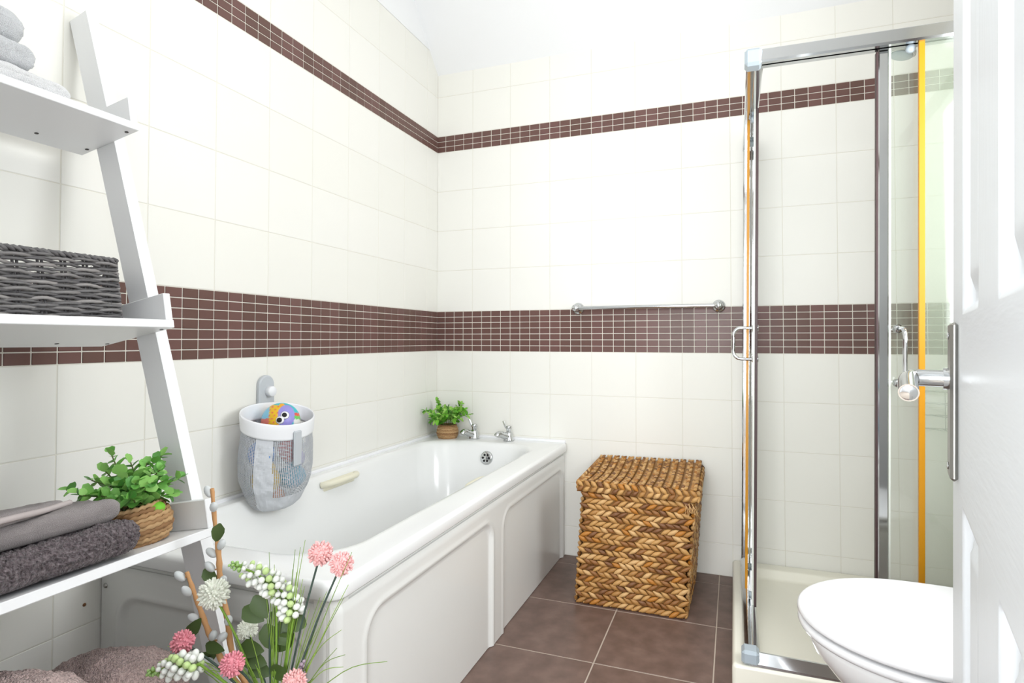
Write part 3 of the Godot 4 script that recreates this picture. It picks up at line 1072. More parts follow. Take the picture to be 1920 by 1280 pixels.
func hamper() -> void:
	var t := thing("laundry_hamper", "woven banana leaf laundry hamper with a lid, against the back wall", "hamper")
	var B := [Vector3(0.842, 0.004, 0.439), Vector3(1.234, 0.004, 0.441), Vector3(1.242, 0.004, 0.046), Vector3(0.846, 0.004, 0.044)]
	var T := [Vector3(0.872, 0.418, 0.446), Vector3(1.267, 0.418, 0.456), Vector3(1.273, 0.418, 0.056), Vector3(0.876, 0.418, 0.054)]
	var core := MB.new()
	var B2 := []
	var T2 := []
	for k in 4:
		B2.append(B[k] + (Vector3(1.04, B[k].y, 0.24) - B[k]) * 0.04)
		T2.append(T[k] + (Vector3(1.07, T[k].y, 0.25) - T[k]) * 0.04)
	for k in 4:
		var k2 := (k + 1) % 4
		core.face([B2[k], B2[k2], T2[k2], T2[k]], (B[k] + B[k2]) / 2 - Vector3(1.05, 0, 0.25))
	core.face(B2, Vector3.DOWN)
	core.face(T2, Vector3.UP)
	var tinted := mat(255, 255, 255, 0.5)
	tinted.vertex_color_use_as_albedo = true
	var body := part(t, "body", core, M.straw[0])
	var more := MB.new()
	more.tinted = true
	var rows := 20
	for side in 4:
		var b0: Vector3 = B[side]
		var b1: Vector3 = B[(side + 1) % 4]
		var t0: Vector3 = T[side]
		var t1: Vector3 = T[(side + 1) % 4]
		var nrm := (b1 - b0).cross(t0 - b0).normalized()
		for r in rows:
			var v := (r + 0.5) / rows
			var e0 := b0.lerp(t0, v)
			var e1 := b1.lerp(t1, v)
			var dirx := (e1 - e0).normalized()
			for c in 15:
				var u := (c + 0.5 + (0.25 if r % 2 == 0 else -0.1) + rng.randf_range(-0.07, 0.07)) / 15.0
				var sl := deg_to_rad(27.0 if r % 2 == 0 else -27.0) + rng.randf_range(-0.12, 0.12)
				var bs := Basis(dirx, (t0 - b0).normalized(), nrm) * Basis(Vector3.BACK, sl) * Basis(Vector3.UP, 0.16)
				var p := e0.lerp(e1, clampf(u, 0.02, 0.985)) + nrm * (0.004 + rng.randf_range(-0.001, 0.0015)) + Vector3(0, rng.randf_range(-0.001, 0.001), 0)
				var tone: int = STRAW_MIX[rng.randi_range(0, 11)]
				var sc := rng.randf_range(0.93, 1.1)
				if side == 0:
					part(t, "strand", spindle(0.042, 0.0185, 0.016), M.straw[tone], at(p, bs.scaled_local(Vector3(sc, rng.randf_range(0.9, 1.08), 1))))
				else:
					more.tint = STRAW_TINTS[tone]
					strand_into(more, at(p, bs), 0.042 * sc, 0.0185, 0.016)
		# rope round the foot
		for c in 46:
			more.tint = STRAW_TINTS[STRAW_MIX[rng.randi_range(0, 11)]]
			var bs2 := Basis((b1 - b0).normalized(), Vector3.UP, nrm) * Basis(Vector3.BACK, 0.7)
			strand_into(more, at(b0.lerp(b1, (c + 0.5) / 46) + nrm * 0.004 + Vector3(0, 0.003, 0), bs2), 0.013, 0.007, 0.008)
	var o := part(t, "side_strands", more, tinted)
	o.set_meta("kind", "stuff")
	# lid
	var lid := hold(t, "lid")
	var L := [Vector3(0.850, 0, 0.456), Vector3(1.286, 0, 0.472), Vector3(1.280, 0, 0.024), Vector3(0.836, 0, 0.016)]
	var top := func(u: float, v: float) -> Vector3:
		# u across, v from front to back
		var p: Vector3 = L[0].lerp(L[1], u).lerp(L[3].lerp(L[2], u), v)
		var sag := 0.022 * sin(PI * clampf(v * 0.9 + 0.02, 0, 1)) * (0.55 + 0.45 * cos((u - 0.2) * 2.2))
		p.y = 0.456 + 0.016 * v + 0.004 * u - sag
		return p
	var P := PackedVector3Array()
	for r in 9:
		for c in 9:
			P.append(top.call(0.012 + 0.976 * c / 8.0, 0.012 + 0.976 * r / 8.0) - Vector3(0, 0.004, 0))
	var lm := MB.new()
	lm.grid(P, 9, 9)
	for k in 4:
		var a: Vector3 = L[k]
		var b: Vector3 = L[(k + 1) % 4]
		var nn := (b - a).cross(Vector3.UP).normalized()
		a -= nn * 0.011
		b -= nn * 0.011
		lm.face([a + Vector3(0, 0.419, 0), b + Vector3(0, 0.419, 0), b + Vector3(0, 0.456, 0), a + Vector3(0, 0.456, 0)], nn)
	lm.face([L[0] + Vector3(0, 0.4195, 0), L[1] + Vector3(0, 0.4195, 0), L[2] + Vector3(0, 0.4195, 0), L[3] + Vector3(0, 0.4195, 0)], Vector3.DOWN)
	part(lid, "lid_core", lm, M.straw[0])
	var tops := MB.new()
	tops.tinted = true
	for c in 28:
		for r in 24:
			var u := (c + 0.5 + (0.14 if c % 2 == 0 else -0.14)) / 28.0
			var v := (r + 0.5) / 24.0
			var p: Vector3 = top.call(u, v)
			var p2: Vector3 = top.call(u, minf(v + 0.03, 1.0))
			var dz := (p2 - p).normalized()
			var bs3 := Basis(dz, Vector3.UP.cross(dz) * -1.0, Vector3.UP)
			bs3 = Basis(dz, Vector3.UP.cross(dz).normalized(), dz.cross(Vector3.UP.cross(dz)).normalized()) * Basis(Vector3.BACK, 0.5 if c % 2 == 0 else -0.5)
			tops.tint = STRAW_TINTS[STRAW_MIX[rng.randi_range(0, 11)]]
			strand_into(tops, at(p + Vector3(0, 0.0045 + rng.randf_range(-0.001, 0.001), 0), bs3), 0.025, 0.0125, 0.010)
	for k in range(1, 4):
		for r in 2:
			for c in 17:
				var a2: Vector3 = L[k]
				var b3: Vector3 = L[(k + 1) % 4]
				var nn2 := (b3 - a2).cross(Vector3.UP).normalized()
				tops.tint = STRAW_TINTS[STRAW_MIX[rng.randi_range(0, 11)]]
				strand_into(tops, at(a2.lerp(b3, (c + 0.5) / 17.0) + Vector3(0, 0.431 + 0.019 * r, 0), Basis((b3 - a2).normalized(), Vector3.UP, nn2) * Basis(Vector3.BACK, 0.7 if r == 0 else -0.7)), 0.033, 0.017, 0.017)
	var o2 := part(lid, "lid_strands", tops, tinted)
	o2.set_meta("kind", "stuff")
	for r in 2:
		for c in 17:
			var a3: Vector3 = L[0]
			var b4: Vector3 = L[1]
			var bs4 := Basis((b4 - a3).normalized(), Vector3.UP, Vector3(0, 0, 1)) * Basis(Vector3.BACK, 0.7 if r == 0 else -0.7)
			part(lid, "strand", spindle(0.034, 0.019, 0.019), M.straw[STRAW_MIX[rng.randi_range(0, 11)]], at(a3.lerp(b4, (c + 0.5 + rng.randf_range(-0.1, 0.1)) / 17.0) + Vector3(0, 0.431 + 0.0195 * r, 0), bs4))
	# loose fibre ends under the lid's corner
	for k in 9:
		var fm := MB.new()
		var p0 := Vector3(1.268 - 0.004 * k, 0.416, 0.462)
		fm.tube(curve([p0, p0 + Vector3(0.008 * (k % 3 - 1) + 0.008, -0.018, 0.010), p0 + Vector3(0.014 * (k % 3 - 1) + 0.012, -0.034 - 0.004 * (k % 4), 0.007)], 3), 0.0011, 5)
		part(t, "loose_fibre", fm, M.straw[3])


# ------------------------------------------------------------------ plants
func leaf_mesh(key: String, l: float, w: float, cup: float, tip := 0.0) -> ArrayMesh:
	# a leaf along y, folded a little along its middle
	if not meshes.has(key):
		var P := PackedVector3Array()
		for r in 6:
			var u := r / 5.0
			var h := w * (0.16 + 0.84 * pow(sin(PI * minf(0.06 + 0.9 * pow(u, 0.85 + tip), 1.0)), 0.7))
			if r == 0:
				h = w * 0.08
			if r == 5:
				h = w * (0.5 - 0.42 * tip)
			for k in 3:
				var s := k - 1.0
				P.append(Vector3(s * h, u * l, cup * absf(s) * h - 0.35 * cup * l * u * u))
		var m := MB.new()
		m.grid(P, 3, 6)
		meshes[key] = m.mesh()
	return meshes[key]


func foliage(t: Node3D, stems: Array, leaves: Array, mats: Array, per_stem: int, size: float, stem_r: float, lo := Vector3(-9, -9, -9)) -> void:
	for s in stems:
		var pts := curve(s, 5)
		var m := MB.new()
		m.tube(pts, stem_r, 5)
		part(t, "stem", m, M.twig)
		for k in per_stem:
			var u := 0.30 + 0.70 * k / (per_stem - 1.0)
			var q: int = clampi(int(u * (pts.size() - 1)), 0, pts.size() - 2)
			var p: Vector3 = pts[q].lerp(pts[q + 1], u * (pts.size() - 1) - q)
			var d: Vector3 = (pts[q + 1] - pts[q]).normalized()
			var side := d.cross(Vector3.UP).normalized().rotated(d, rng.randf_range(0, TAU))
			for sg in [-1.0, 1.0]:
				if k == per_stem - 1 and sg > 0:
					side = d
				var out: Vector3 = (side * sg + d * 0.55 + Vector3(0, 0.15, 0)).normalized()
				var sc := size * rng.randf_range(0.75, 1.15) * (1.0 - 0.35 * u * u)
				var tip: Vector3 = p + out * 0.02 * sc
				if tip.x < lo.x or tip.z < lo.z:
					continue
				var up := Vector3(rng.randf_range(-0.5, 0.5), 1, rng.randf_range(-0.2, 0.6))
				var bs := look_along(out, -up)
				part(t, "leaf", leaves[rng.randi_range(0, leaves.size() - 1)], mats[mini(rng.randi_range(0, 4), 3)], at(p, bs.scaled_local(Vector3.ONE * sc)))


func rope_pot(t: Node3D, prof: Array, x: Transform3D, rope: float) -> void:
	# prof: (radius, height) of each coil
	var inner := MB.new()
	var pr := [[0.0, prof[0][1] - rope * 0.4]]
	for p in prof:
		pr.append([p[0] - rope * 0.5, p[1]])
	pr.append([prof[-1][0] - rope, prof[-1][1] - rope])
	pr.append([0.0, prof[-1][1] - rope * 2])
	inner.lathe(pr, 24, x)
	part(t, "pot", inner, M.sea[1])
	for k in prof.size():
		var m := MB.new()
		var P := PackedVector3Array()
		var nu := 150
		for j in nu:
			var a := TAU * j / nu
			var wv := sin(a * 9.0 + (PI if k % 2 else 0.0))
			for i in 8:
				var c := TAU * i / 8
				var tw := 1.0 + 0.3 * sin(a * 24.0 + c * 2.0 + k)
				var rr2: float = prof[k][0] + rope * 0.5 * (cos(c) * tw + 0.3 * wv)
				P.append(x * Vector3(cos(a) * rr2, prof[k][1] + sin(c) * rope * 0.56 * tw, sin(a) * rr2))
		m.grid(P, 8, nu, true, false, true)
		part(t, "rope_coil", m, M.sea[[0, 2, 0, 1, 2][k % 5]])


func bath_plant() -> void:
	var t := thing("potted_plant", "small bright green artificial plant in a woven rope pot on the bath corner", "plant", Vector3(0.107, 0.516, 0.086))
	rope_pot(t, [[0.041, 0.004], [0.044, 0.011], [0.047, 0.018], [0.048, 0.025], [0.048, 0.032], [0.047, 0.039], [0.045, 0.046], [0.042, 0.053], [0.039, 0.060]], Transform3D.IDENTITY, 0.008)
	var stems := []
	for k in 22:
		var a := TAU * k / 22.0 * 2.618 + rng.randf_range(-0.2, 0.2)
		var e := rng.randf_range(0.15, 1.45)
		var d := Vector3(cos(a) * cos(e), sin(e), sin(a) * cos(e))
		var l := rng.randf_range(0.09, 0.128)
		var p0 := Vector3(cos(a) * 0.02, 0.052, sin(a) * 0.02)
		var tip := p0 + d * l
		tip.x = maxf(tip.x, -0.092)
		tip.z = maxf(tip.z, -0.068)
		tip.y = maxf(tip.y, 0.045)
		stems.append([p0, p0 + (tip - p0) * 0.5 + Vector3(0, 0.018, 0), tip])
	foliage(t, stems, [leaf_mesh("far round", 0.021, 0.0085, 0.3), leaf_mesh("far long", 0.024, 0.0075, 0.4)], M.leaf_far, 7, 1.35, 0.0009, Vector3(-0.1, -9, -0.08))


func shelf_plant() -> void:
	var t := thing("shelf_plant", "leafy green artificial plant in a woven rope pot on the ladder shelf, beside grey towels", "plant")
	var x := Transform3D(Basis(Vector3.BACK, TILT) * Basis(Vector3.RIGHT, 0.10), Vector3(0.372, 0.6085, 1.778))
	rope_pot(t, [[0.040, 0.005], [0.045, 0.012], [0.048, 0.019], [0.050, 0.026], [0.051, 0.033], [0.051, 0.040], [0.050, 0.047], [0.048, 0.054], [0.045, 0.061], [0.041, 0.068]], x, 0.0078)
	var mouth := Vector3(0.362, 0.672, 1.785)
	var tips := [Vector3(0.233, 0.705, 1.824), Vector3(0.300, 0.706, 1.843), Vector3(0.257, 0.718, 1.795), Vector3(0.270, 0.767, 1.770), Vector3(0.304, 0.753, 1.757), Vector3(0.258, 0.734, 1.774), Vector3(0.336, 0.747, 1.746), Vector3(0.353, 0.759, 1.729), Vector3(0.398, 0.743, 1.766), Vector3(0.405, 0.721, 1.730), Vector3(0.405, 0.693, 1.741), Vector3(0.360, 0.690, 1.845), Vector3(0.395, 0.728, 1.809), Vector3(0.413, 0.726, 1.792), Vector3(0.338, 0.721, 1.798), Vector3(0.336, 0.705, 1.830), Vector3(0.407, 0.723, 1.762), Vector3(0.402, 0.705, 1.827), Vector3(0.345, 0.734, 1.763)]
	var stems := []
	for q in tips:
		var p0 := mouth + Vector3(rng.randf_range(-0.018, 0.018), -0.01, rng.randf_range(-0.018, 0.018))
		stems.append([p0, p0.lerp(q, 0.5) + Vector3(0, 0.012, 0), q])
	foliage(t, stems, [leaf_mesh("near round", 0.021, 0.0118, 0.2), leaf_mesh("near long", 0.024, 0.0108, 0.3)], M.leaf, 7, 1.05, 0.0012)
	var moss := MB.new()
	moss.blob(mouth + Vector3(0.035, 0.002, -0.012), Vector3(0.016, 0.012, 0.016), 12, 8)
	part(t, "moss", moss, M.leaf_lime)


# ------------------------------------------------------------------ towels and basket on the ladder shelf
func slab(m: MB, size: Vector3, r: float, step: float, amp: float, freq: float, sag := 0.0, sd := 0.0, x := Transform3D.IDENTITY) -> void:
	# a folded cloth: rounded block standing on y = 0
	var hx := size.x / 2
	var hy := size.y / 2
	var hz := size.z / 2
	r = minf(r, minf(hx, minf(hy, hz)) * 0.98)
	var mx := maxi(2, int((size.x - 2 * r) / step))
	var my := maxi(2, int((size.y - 2 * r) / step))
	var n := maxi(4, int(r * 1.57 / step))
	var rings := []
	for k in range(0, 4):
		rings.append([k / 4.0, 0.0, r])
	for k in n + 1:
		var a := PI / 2 * k / n
		rings.append([1.0, r * (1 - cos(a)), r * (1 - sin(a))])
	var mz := maxi(2, int((size.z - 2 * r) / step))
	var all := []
	for g in rings:
		all.append([g[0], -hz + g[1], g[2]])
	for k in range(1, mz):
		all.append([1.0, -hz + r + (size.z - 2 * r) * k / mz, 0.0])
	rings.reverse()
	for g in rings:
		all.append([g[0], hz - g[1], g[2]])
	var P := PackedVector3Array()
	for g in all:
		for p in rr(hx - g[2], hy - g[2], r - g[2] * 0.98, n, mx, my):
			var q := Vector3(p.x * maxf(g[0], 0.02), p.y * maxf(g[0], 0.02), g[1])
			var inner := Vector3(clampf(q.x, -hx + r, hx - r), clampf(q.y, -hy + r, hy - r), clampf(q.z, -hz + r, hz - r))
			var d := q - inner
			d = d.normalized() if d.length() > 1e-6 else Vector3(0, 0, signf(q.z))
			var s := Vector3(q.x + sd, q.y, q.z)
			var h := amp * wob.get_noise_3dv(s * freq) + amp * 0.6 * wob.get_noise_3dv(s * freq * 2.3 + Vector3(7, 3, 1))
			h += minf(r * 0.35, 0.008) * wob.get_noise_3dv(s * 14.0 + Vector3(31, 5, 2))
			if d.y < -0.4:
				h = minf(h, 0.0)
			q += d * h
			q.y += hy
			q.y -= sag * (pow(q.x / hx, 2) + pow(q.z / hz, 2)) * 0.5 * clampf(q.y / size.y, 0, 1)
			P.append(x * q)
	m.grid(P, P.size() / all.size(), all.size(), true)


func towel(called: String, label: String, group: String, shelf: int, layers: Array, material: Material, amp: float, freq: float, step: float) -> Node3D:
	# layers: [x of the middle behind the shelf's front edge, y, z from the shelf's end, size, radius, sag, turn]
	var t := thing(called, label, "towel", Vector3.ZERO, group)
	t.transform = shelf_frame(shelf)
	var k := 0
	for l in layers:
		var m := MB.new()
		slab(m, l[3], l[4], step, amp, freq, l[5], 3.7 * k + 1.3 * counts.size(), at(Vector3(l[0], l[1], l[2]), Basis(Vector3.UP, l[6])))
		part(t, "fold", m, material)
		k += 1
	return t


func shelf_things() -> void:
	shelf_plant()
	var g := "white towels on the top shelf"
	towel("towel", "thick white towel lying flat on the top of the ladder shelf, under the rolled ones", g, 0, [[-0.088, 0.001, 0.295, Vector3(0.155, 0.044, 0.36), 0.021, 0.012, 0.0]], M.white_towel, 0.0016, 260.0, 0.005)
	towel("towel", "pale silver towel between two white ones at the top of the ladder shelf", g, 0, [[-0.082, 0.043, 0.33, Vector3(0.14, 0.052, 0.33), 0.024, 0.004, 0.0]], M.silver_towel, 0.0022, 240.0, 0.005)
	towel("towel", "pale towel topmost in the pile at the top of the ladder shelf", g, 0, [[-0.088, 0.096, 0.325, Vector3(0.13, 0.072, 0.31), 0.034, 0.004, 0.0]], M.silver_towel, 0.0022, 240.0, 0.005)
	towel("towel", "charcoal fluffy towel folded under a smoother grey one on the ladder shelf", "grey towels by the shelf plant", 2, [[-0.130, 0.005, 0.31, Vector3(0.25, 0.056, 0.36), 0.026, 0.004, -0.10]], M.dark_towel, 0.0062, 115.0, 0.0028)
	var gt := towel("towel", "smooth grey towel with a hemmed flap, folded over the fluffy charcoal one", "grey towels by the shelf plant", 2, [[-0.135, 0.061, 0.29, Vector3(0.205, 0.040, 0.30), 0.0196, 0.004, -0.10]], M.grey_towel, 0.0007, 260.0, 0.005)
	var fl := MB.new()
	slab(fl, Vector3(0.13, 0.020, 0.19), 0.0096, 0.005, 0.0007, 260.0, 0.004, 9.0, at(Vector3(-0.095, 0.097, 0.322), Basis(Vector3.UP, 0.39)))
	part(gt, "flap", fl, M.grey_towel)
	var hm := MB.new()
	var hp := []
	for p in [Vector3(0.0755, 0.0, 0.10), Vector3(0.0765, 0.001, 0.03), Vector3(0.0755, -0.001, -0.04), Vector3(0.074, 0.0, -0.097)]:
		hp.append(at(Vector3(-0.1045, 0.1060, 0.322), Basis(Vector3.UP, 0.39)) * p)
	hm.tube(curve(hp, 6), 0.0048, 8)
	part(gt, "hem", hm, M.hem)
	towel("towel", "pink bath towel rolled at the end of the lowest ladder shelf by the bath", "pink towels", 3, [[-0.145, 0.005, 0.155, Vector3(0.27, 0.25, 0.165), 0.08, 0.012, 0.0]], M.pink_towel, 0.0045, 140.0, 0.004)
	towel("towel", "pink bath towel rolled on the lowest ladder shelf, away from the bath", "pink towels", 3, [[-0.105, 0.005, 0.328, Vector3(0.27, 0.300, 0.18), 0.085, 0.012, 0.0]], M.pink_towel, 0.0045, 140.0, 0.004)
	wicker_basket()


func wicker_basket() -> void:
	var t := thing("wicker_basket", "dark grey wicker basket on the ladder shelf under the white towels", "basket")
	t.transform = shelf_frame(1)
	# local: x towards the front, z along the shelf
	var x1 := -0.055
	var x0 := -0.205
	var z0 := 0.066
	var z1 := 0.40
	var H := 0.128
	var core := MB.new()
	core.cbox(Vector3(x0 + 0.004, 0.001, z0 + 0.004), Vector3(x1 - 0.004, 0.005, z1 - 0.004), 0.001)
	part(t, "bottom", core, M.wicker[0])
	var path := func(s: float, off: float, y: float) -> Vector3:
		# s runs round the basket from the front corner by the bath along the front
		var a := Vector2(x1, z0)
		var w := x1 - x0
		var d := z1 - z0
		var per := 2 * (w + d)
		var q := fposmod(s, 1.0) * per
		var lean := 0.008 * (y / H)
		if q < d:
			return Vector3(x1 + off + lean * 0.3, y, z0 + q)
		q -= d
		if q < w:
			return Vector3(x1 - q, y, z1 + off + lean)
		q -= w
		if q < d:
			return Vector3(x0 - off, y, z1 - q)
		q -= d
		return Vector3(x0 + q, y, z0 - off - lean * 0.2)
	var stakes := 26
	for k in stakes:
		for e in [-0.0032, 0.0032]:
			var m := MB.new()
			var s0 := (k + 0.5) / stakes
			var pts := []
			for j in 7:
				pts.append(path.call(s0, -0.004, 0.001 + (H - 0.004) * j / 6.0) + Vector3(0, 0, e))
			m.tube(pts, 0.0022, 6)
			part(t, "stake", m, M.wicker[2])
	var rows := 24
	for r in rows:
		var m2 := MB.new()
		var pts2 := []
		var nn := 156
		for j in nn + 1:
			var s := float(j) / nn
			var w2 := cos(PI * (s * stakes - 0.5) + PI * (r % 2))
			pts2.append(path.call(s, 0.0050 * w2 + 0.0005 * rng.randf_range(-1, 1), 0.005 + (H - 0.012) * r / (rows - 1.0) + 0.0012 * sin(s * 61.0 + r * 1.7) + 0.0006 * rng.randf_range(-1, 1)))
		m2.tube(pts2, 0.0027 + 0.0003 * ((r * 5) % 3), 6, true)
		part(t, "strand", m2, M.wicker[(r * 3 + r / 3) % 4])
	for r in 2:
		var m3 := MB.new()
		var pts3 := []
		for j in 201:
			var s2 := j / 200.0
			pts3.append(path.call(s2, 0.003 * cos(s2 * TAU * 44 + PI * r), H - 0.002 + 0.003 * sin(s2 * TAU * 44 + PI * r)))
		m3.tube(pts3, 0.0036, 6, true)
		part(t, "rim_strand", m3, M.wicker[2 - 2 * r])


# ------------------------------------------------------------------ bath toy scoop
func scoop() -> void:
	var t := thing("toy_scoop", "grey and white bath toy holder with a mesh bag on the wall above the bath", "toy holder")
	var cz := 1.147
	# hook plate: rounded at the top
	var m := MB.new()
	var ring := []
	for k in 17:
		var a := PI * k / 16
		ring.append(Vector2(cos(a) * 0.031, 0.842 + sin(a) * 0.031))
	ring.append_array([Vector2(-0.034, 0.70), Vector2(0.034, 0.70)])
	var fr := []
	var fr2 := []
	var bk := []
	for p in ring:
		bk.append(Vector3(0.0022, p.y, 1.118 - p.x))
		fr.append(Vector3(0.011, p.y, 1.118 - p.x))
		fr2.append(Vector3(0.0145, 0.78 + (p.y - 0.78) * 0.96, 1.118 - p.x * 0.88))
	m.face(fr2, Vector3.RIGHT)
	for k in ring.size():
		var k2 := (k + 1) % ring.size()
		var o: Vector3 = fr[k] - Vector3(0.011, 0.80, 1.118)
		m.face([bk[k], bk[k2], fr[k2], fr[k]], o)
		m.face([fr[k], fr[k2], fr2[k2], fr2[k]], o)
	part(t, "hook_plate", m, M.plastic_grey)
	m = MB.new()
	m.lathe([[0.0, 0.0], [0.0165, 0.0], [0.0165, 0.014], [0.0145, 0.018], [0.0, 0.019]], 28)
	part(t, "knob", m, M.plastic_white, at(Vector3(0.0145, 0.822, 1.112), Basis(Vector3.BACK, -PI / 2)))
	# the D-shaped rim, tipped forwards
	var ax := 0.077
	var az := 0.128
	var sec := func(a: float, s: float) -> Vector2:
		var x := ax * cos(a)
		if x < 0:
			x *= 0.86
		return Vector2(0.086 + x * s, cz + az * sin(a) * s)
	var top := func(x: float) -> float: return 0.787 - 0.055 * (x - 0.02) / 0.14
	var P := PackedVector3Array()
	var prof := [[1.0, -0.046], [1.012, -0.040], [1.035, -0.012], [1.035, -0.003], [1.025, 0.001], [1.0, 0.001], [0.985, -0.003], [0.955, -0.040], [0.95, -0.046]]
	for g in prof:
		for k in 72:
			var q: Vector2 = sec.call(TAU * k / 72, g[0])
			P.append(Vector3(q.x, top.call(q.x) + g[1], q.y))
	m = MB.new()
	m.grid(P, 72, prof.size(), true, true, true)
	part(t, "rim", m, M.plastic_white)
	# carrying handle, folded down in front
	m = MB.new()
	m.cbox(Vector3(-0.005, -0.094, -0.0175), Vector3(0.004, 0.012, 0.0175), 0.004, at(Vector3(0.166, 0.700, 1.152), Basis(Vector3.UP, 0.1)))
	part(t, "handle", m, M.plastic_grey)
	# the bag
	var shape := func(a: float, v: float) -> Vector3:
		var s := 0.96 + 0.07 * sin(PI * minf(v * 1.25, 1.0))
		if v > 0.55:
			s *= sqrt(maxf(1.0 - pow((v - 0.55) / 0.452, 2.4), 0.0))
		var q: Vector2 = sec.call(a, s)
		var wv := 0.0025 * wob.get_noise_3dv(Vector3(cos(a) * 2.2, v * 4.0, sin(a) * 2.2) * 1.6) * minf(v * 6, 1.0)
		var y: float = top.call(q.x) - 0.044 - 0.235 * v + 0.02 * v * (1 - v)
		return Vector3(q.x + wv * 2 - 0.012 * v, lerpf(y, 0.465, smoothstep(0.75, 1.0, v) * 0.6), q.y + wv)
	var NU := 120
	var NV := 56
	var net := MB.new()
	var solid := MB.new()
	for j in NV:
		for k in NU:
			var a0 := TAU * k / NU
			var a1 := TAU * (k + 1) / NU
			var v0 := float(j) / NV
			var v1 := float(j + 1) / NV
			var c := [shape.call(a0, v0), shape.call(a1, v0), shape.call(a1, v1), shape.call(a0, v1)]
			var am := rad_to_deg(a0)
			var drift := 8.0 * v0
			var strip: bool = am > 38 - drift * 0.6 and am < 64 + drift * 0.3
			var foot: bool = v0 > 0.74 and v0 < 0.92 and (am < 64 or am > 300)
			var into := net
			var mid: Vector3 = (c[0] + c[1] + c[2] + c[3]) / 4
			var nrm: Vector3 = (c[1] - c[0]).cross(c[3] - c[0]).normalized()
			if (mid - Vector3(0.08, mid.y, cz)).dot(nrm) < 0:
				nrm = -nrm
			if strip or foot:
				solid.face(c, nrm)
				continue
			var h := []
			for p in c:
				h.append(p.lerp(mid, 0.36))
			var s := into.v.size()
			for p in c:
				into.add(p, nrm)
			for p in h:
				into.add(p, nrm)
			for e in 4:
				var e2 := (e + 1) % 4
				if (c[1] - c[0]).cross(c[3] - c[0]).dot(nrm) < 0:
					into.i.append_array([s + e, s + e2, s + 4 + e2, s + e, s + 4 + e2, s + 4 + e])
				else:
					into.i.append_array([s + e, s + 4 + e2, s + e2, s + e, s + 4 + e, s + 4 + e2])
	part(t, "netting", net, M.net)
	part(t, "fabric_panel", solid, M.fabric)
	# the printed ball on top
	var b := thing("toy_ball", "soft toy ball printed with a purple smiling animal, on top in the toy holder", "toy", Vector3(0.092, 0.735, 1.142), "bath toys in the mesh holder")
	var ctr := Vector3.ZERO
	var f := Vector3(0.69, 0.16, 0.70).normalized()
	var rt := Vector3(0.94, 0, -0.339)
	rt = (rt - f * rt.dot(f)).normalized()
	var up := f.cross(rt) * -1.0
	if up.y < 0:
		up = -up
	m = MB.new()
	m.tinted = true
	var NB := 80
	var MBR := 60
	P = PackedVector3Array()
	for j in MBR + 1:
		var ph := -PI / 2 + PI * j / MBR
		for k in NB:
			var a := TAU * k / NB
			P.append(Vector3(cos(ph) * cos(a), sin(ph), -cos(ph) * sin(a)) * 0.056)
	m.grid(P, NB, MBR + 1, true)
	for k in m.v.size():
		var d := (m.v[k] - ctr).normalized()
		var x := d.dot(rt)
		var y := d.dot(up)
		var col := Color(0.02, 0.55, 0.62)
		if pow((x - 0.22) / 0.44, 2) + pow((y - 0.25) / 0.62, 2) < 1.0:
			col = Color(0.33, 0.30, 0.72)
		elif x < -0.12 and y < 0.78 - 0.2 * x:
			col = Color(0.9, 0.55, 0.02)
			if sin(x * 23) * sin(y * 19) > 0.55:
				col = Color(0.85, 0.16, 0.1)
			if x < -0.62:
				col = Color(0.25, 0.62, 0.85) if y > 0.1 else Color(0.8, 0.2, 0.15)
		elif pow((x + 0.02) / 0.16, 2) + pow((y - 0.78) / 0.17, 2) < 1.0:
			col = Color(0.95, 0.45, 0.03)
		elif x > 0.62 and y < 0.45:
			col = Color(0.8, 0.1, 0.06) if y > 0.28 else (Color(0.15, 0.6, 0.12) if y > 0.1 else Color(0.85, 0.85, 0.8))
		m.c[k] = col
	var vc := mat(255, 255, 255, 0.35)
	vc.vertex_color_use_as_albedo = true
	part(b, "ball", m, vc)
	for e in [[0.17, 0.30, 0.013], [-0.06, 0.02, 0.0125]]:
		var d2: Vector3 = (f + rt * e[0] * 1.05 + up * e[1] * 1.05).normalized()
		m = MB.new()
		m.lathe([[0.0, 0.0], [e[2], 0.0], [e[2] * 0.8, 0.0022], [0.0, 0.003]], 20, at(ctr + d2 * 0.0543, look_along(d2)))
		part(b, "eye", m, M.plastic_white)
		m = MB.new()
		m.lathe([[0.0, 0.0], [e[2] * 0.6, 0.0], [e[2] * 0.5, 0.0014], [0.0, 0.0018]], 16, at(ctr + d2 * 0.0566 - rt * 0.002, look_along(d2)))
		part(b, "pupil", m, M.hole)
	# toys seen through the netting
	for q in [["blue toy", Vector3(0.100, 0.650, 1.225), Vector3(0.042, 0.040, 0.034), [60, 130, 205]], ["yellow toy", Vector3(0.100, 0.570, 1.208), Vector3(0.044, 0.044, 0.036), [232, 196, 60]], ["red toy", Vector3(0.112, 0.650, 1.125), Vector3(0.034, 0.042, 0.036), [214, 78, 66]], ["turquoise toy", Vector3(0.106, 0.560, 1.110), Vector3(0.042, 0.036, 0.044), [52, 170, 200]], ["lilac toy", Vector3(0.084, 0.61, 1.075), Vector3(0.035, 0.032, 0.028), [178, 168, 214]], ["orange toy", Vector3(0.075, 0.51, 1.155), Vector3(0.034, 0.022, 0.04), [236, 150, 90]]]:
		var y := thing("bath_toy", "small %s seen through the mesh of the toy holder" % q[0], "toy", q[1], "bath toys in the mesh holder")
		m = MB.new()
		m.blob(Vector3.ZERO, q[2], 20, 12)
		m.blob(Vector3(0.006, q[2].y * 0.8, 0.0), q[2] * 0.55, 16, 10)
		part(y, "body", m, mat(q[3][0], q[3][1], q[3][2], 0.4))


# ------------------------------------------------------------------ flowers
const VASE := Vector3(0.668, 0.0, 1.757)


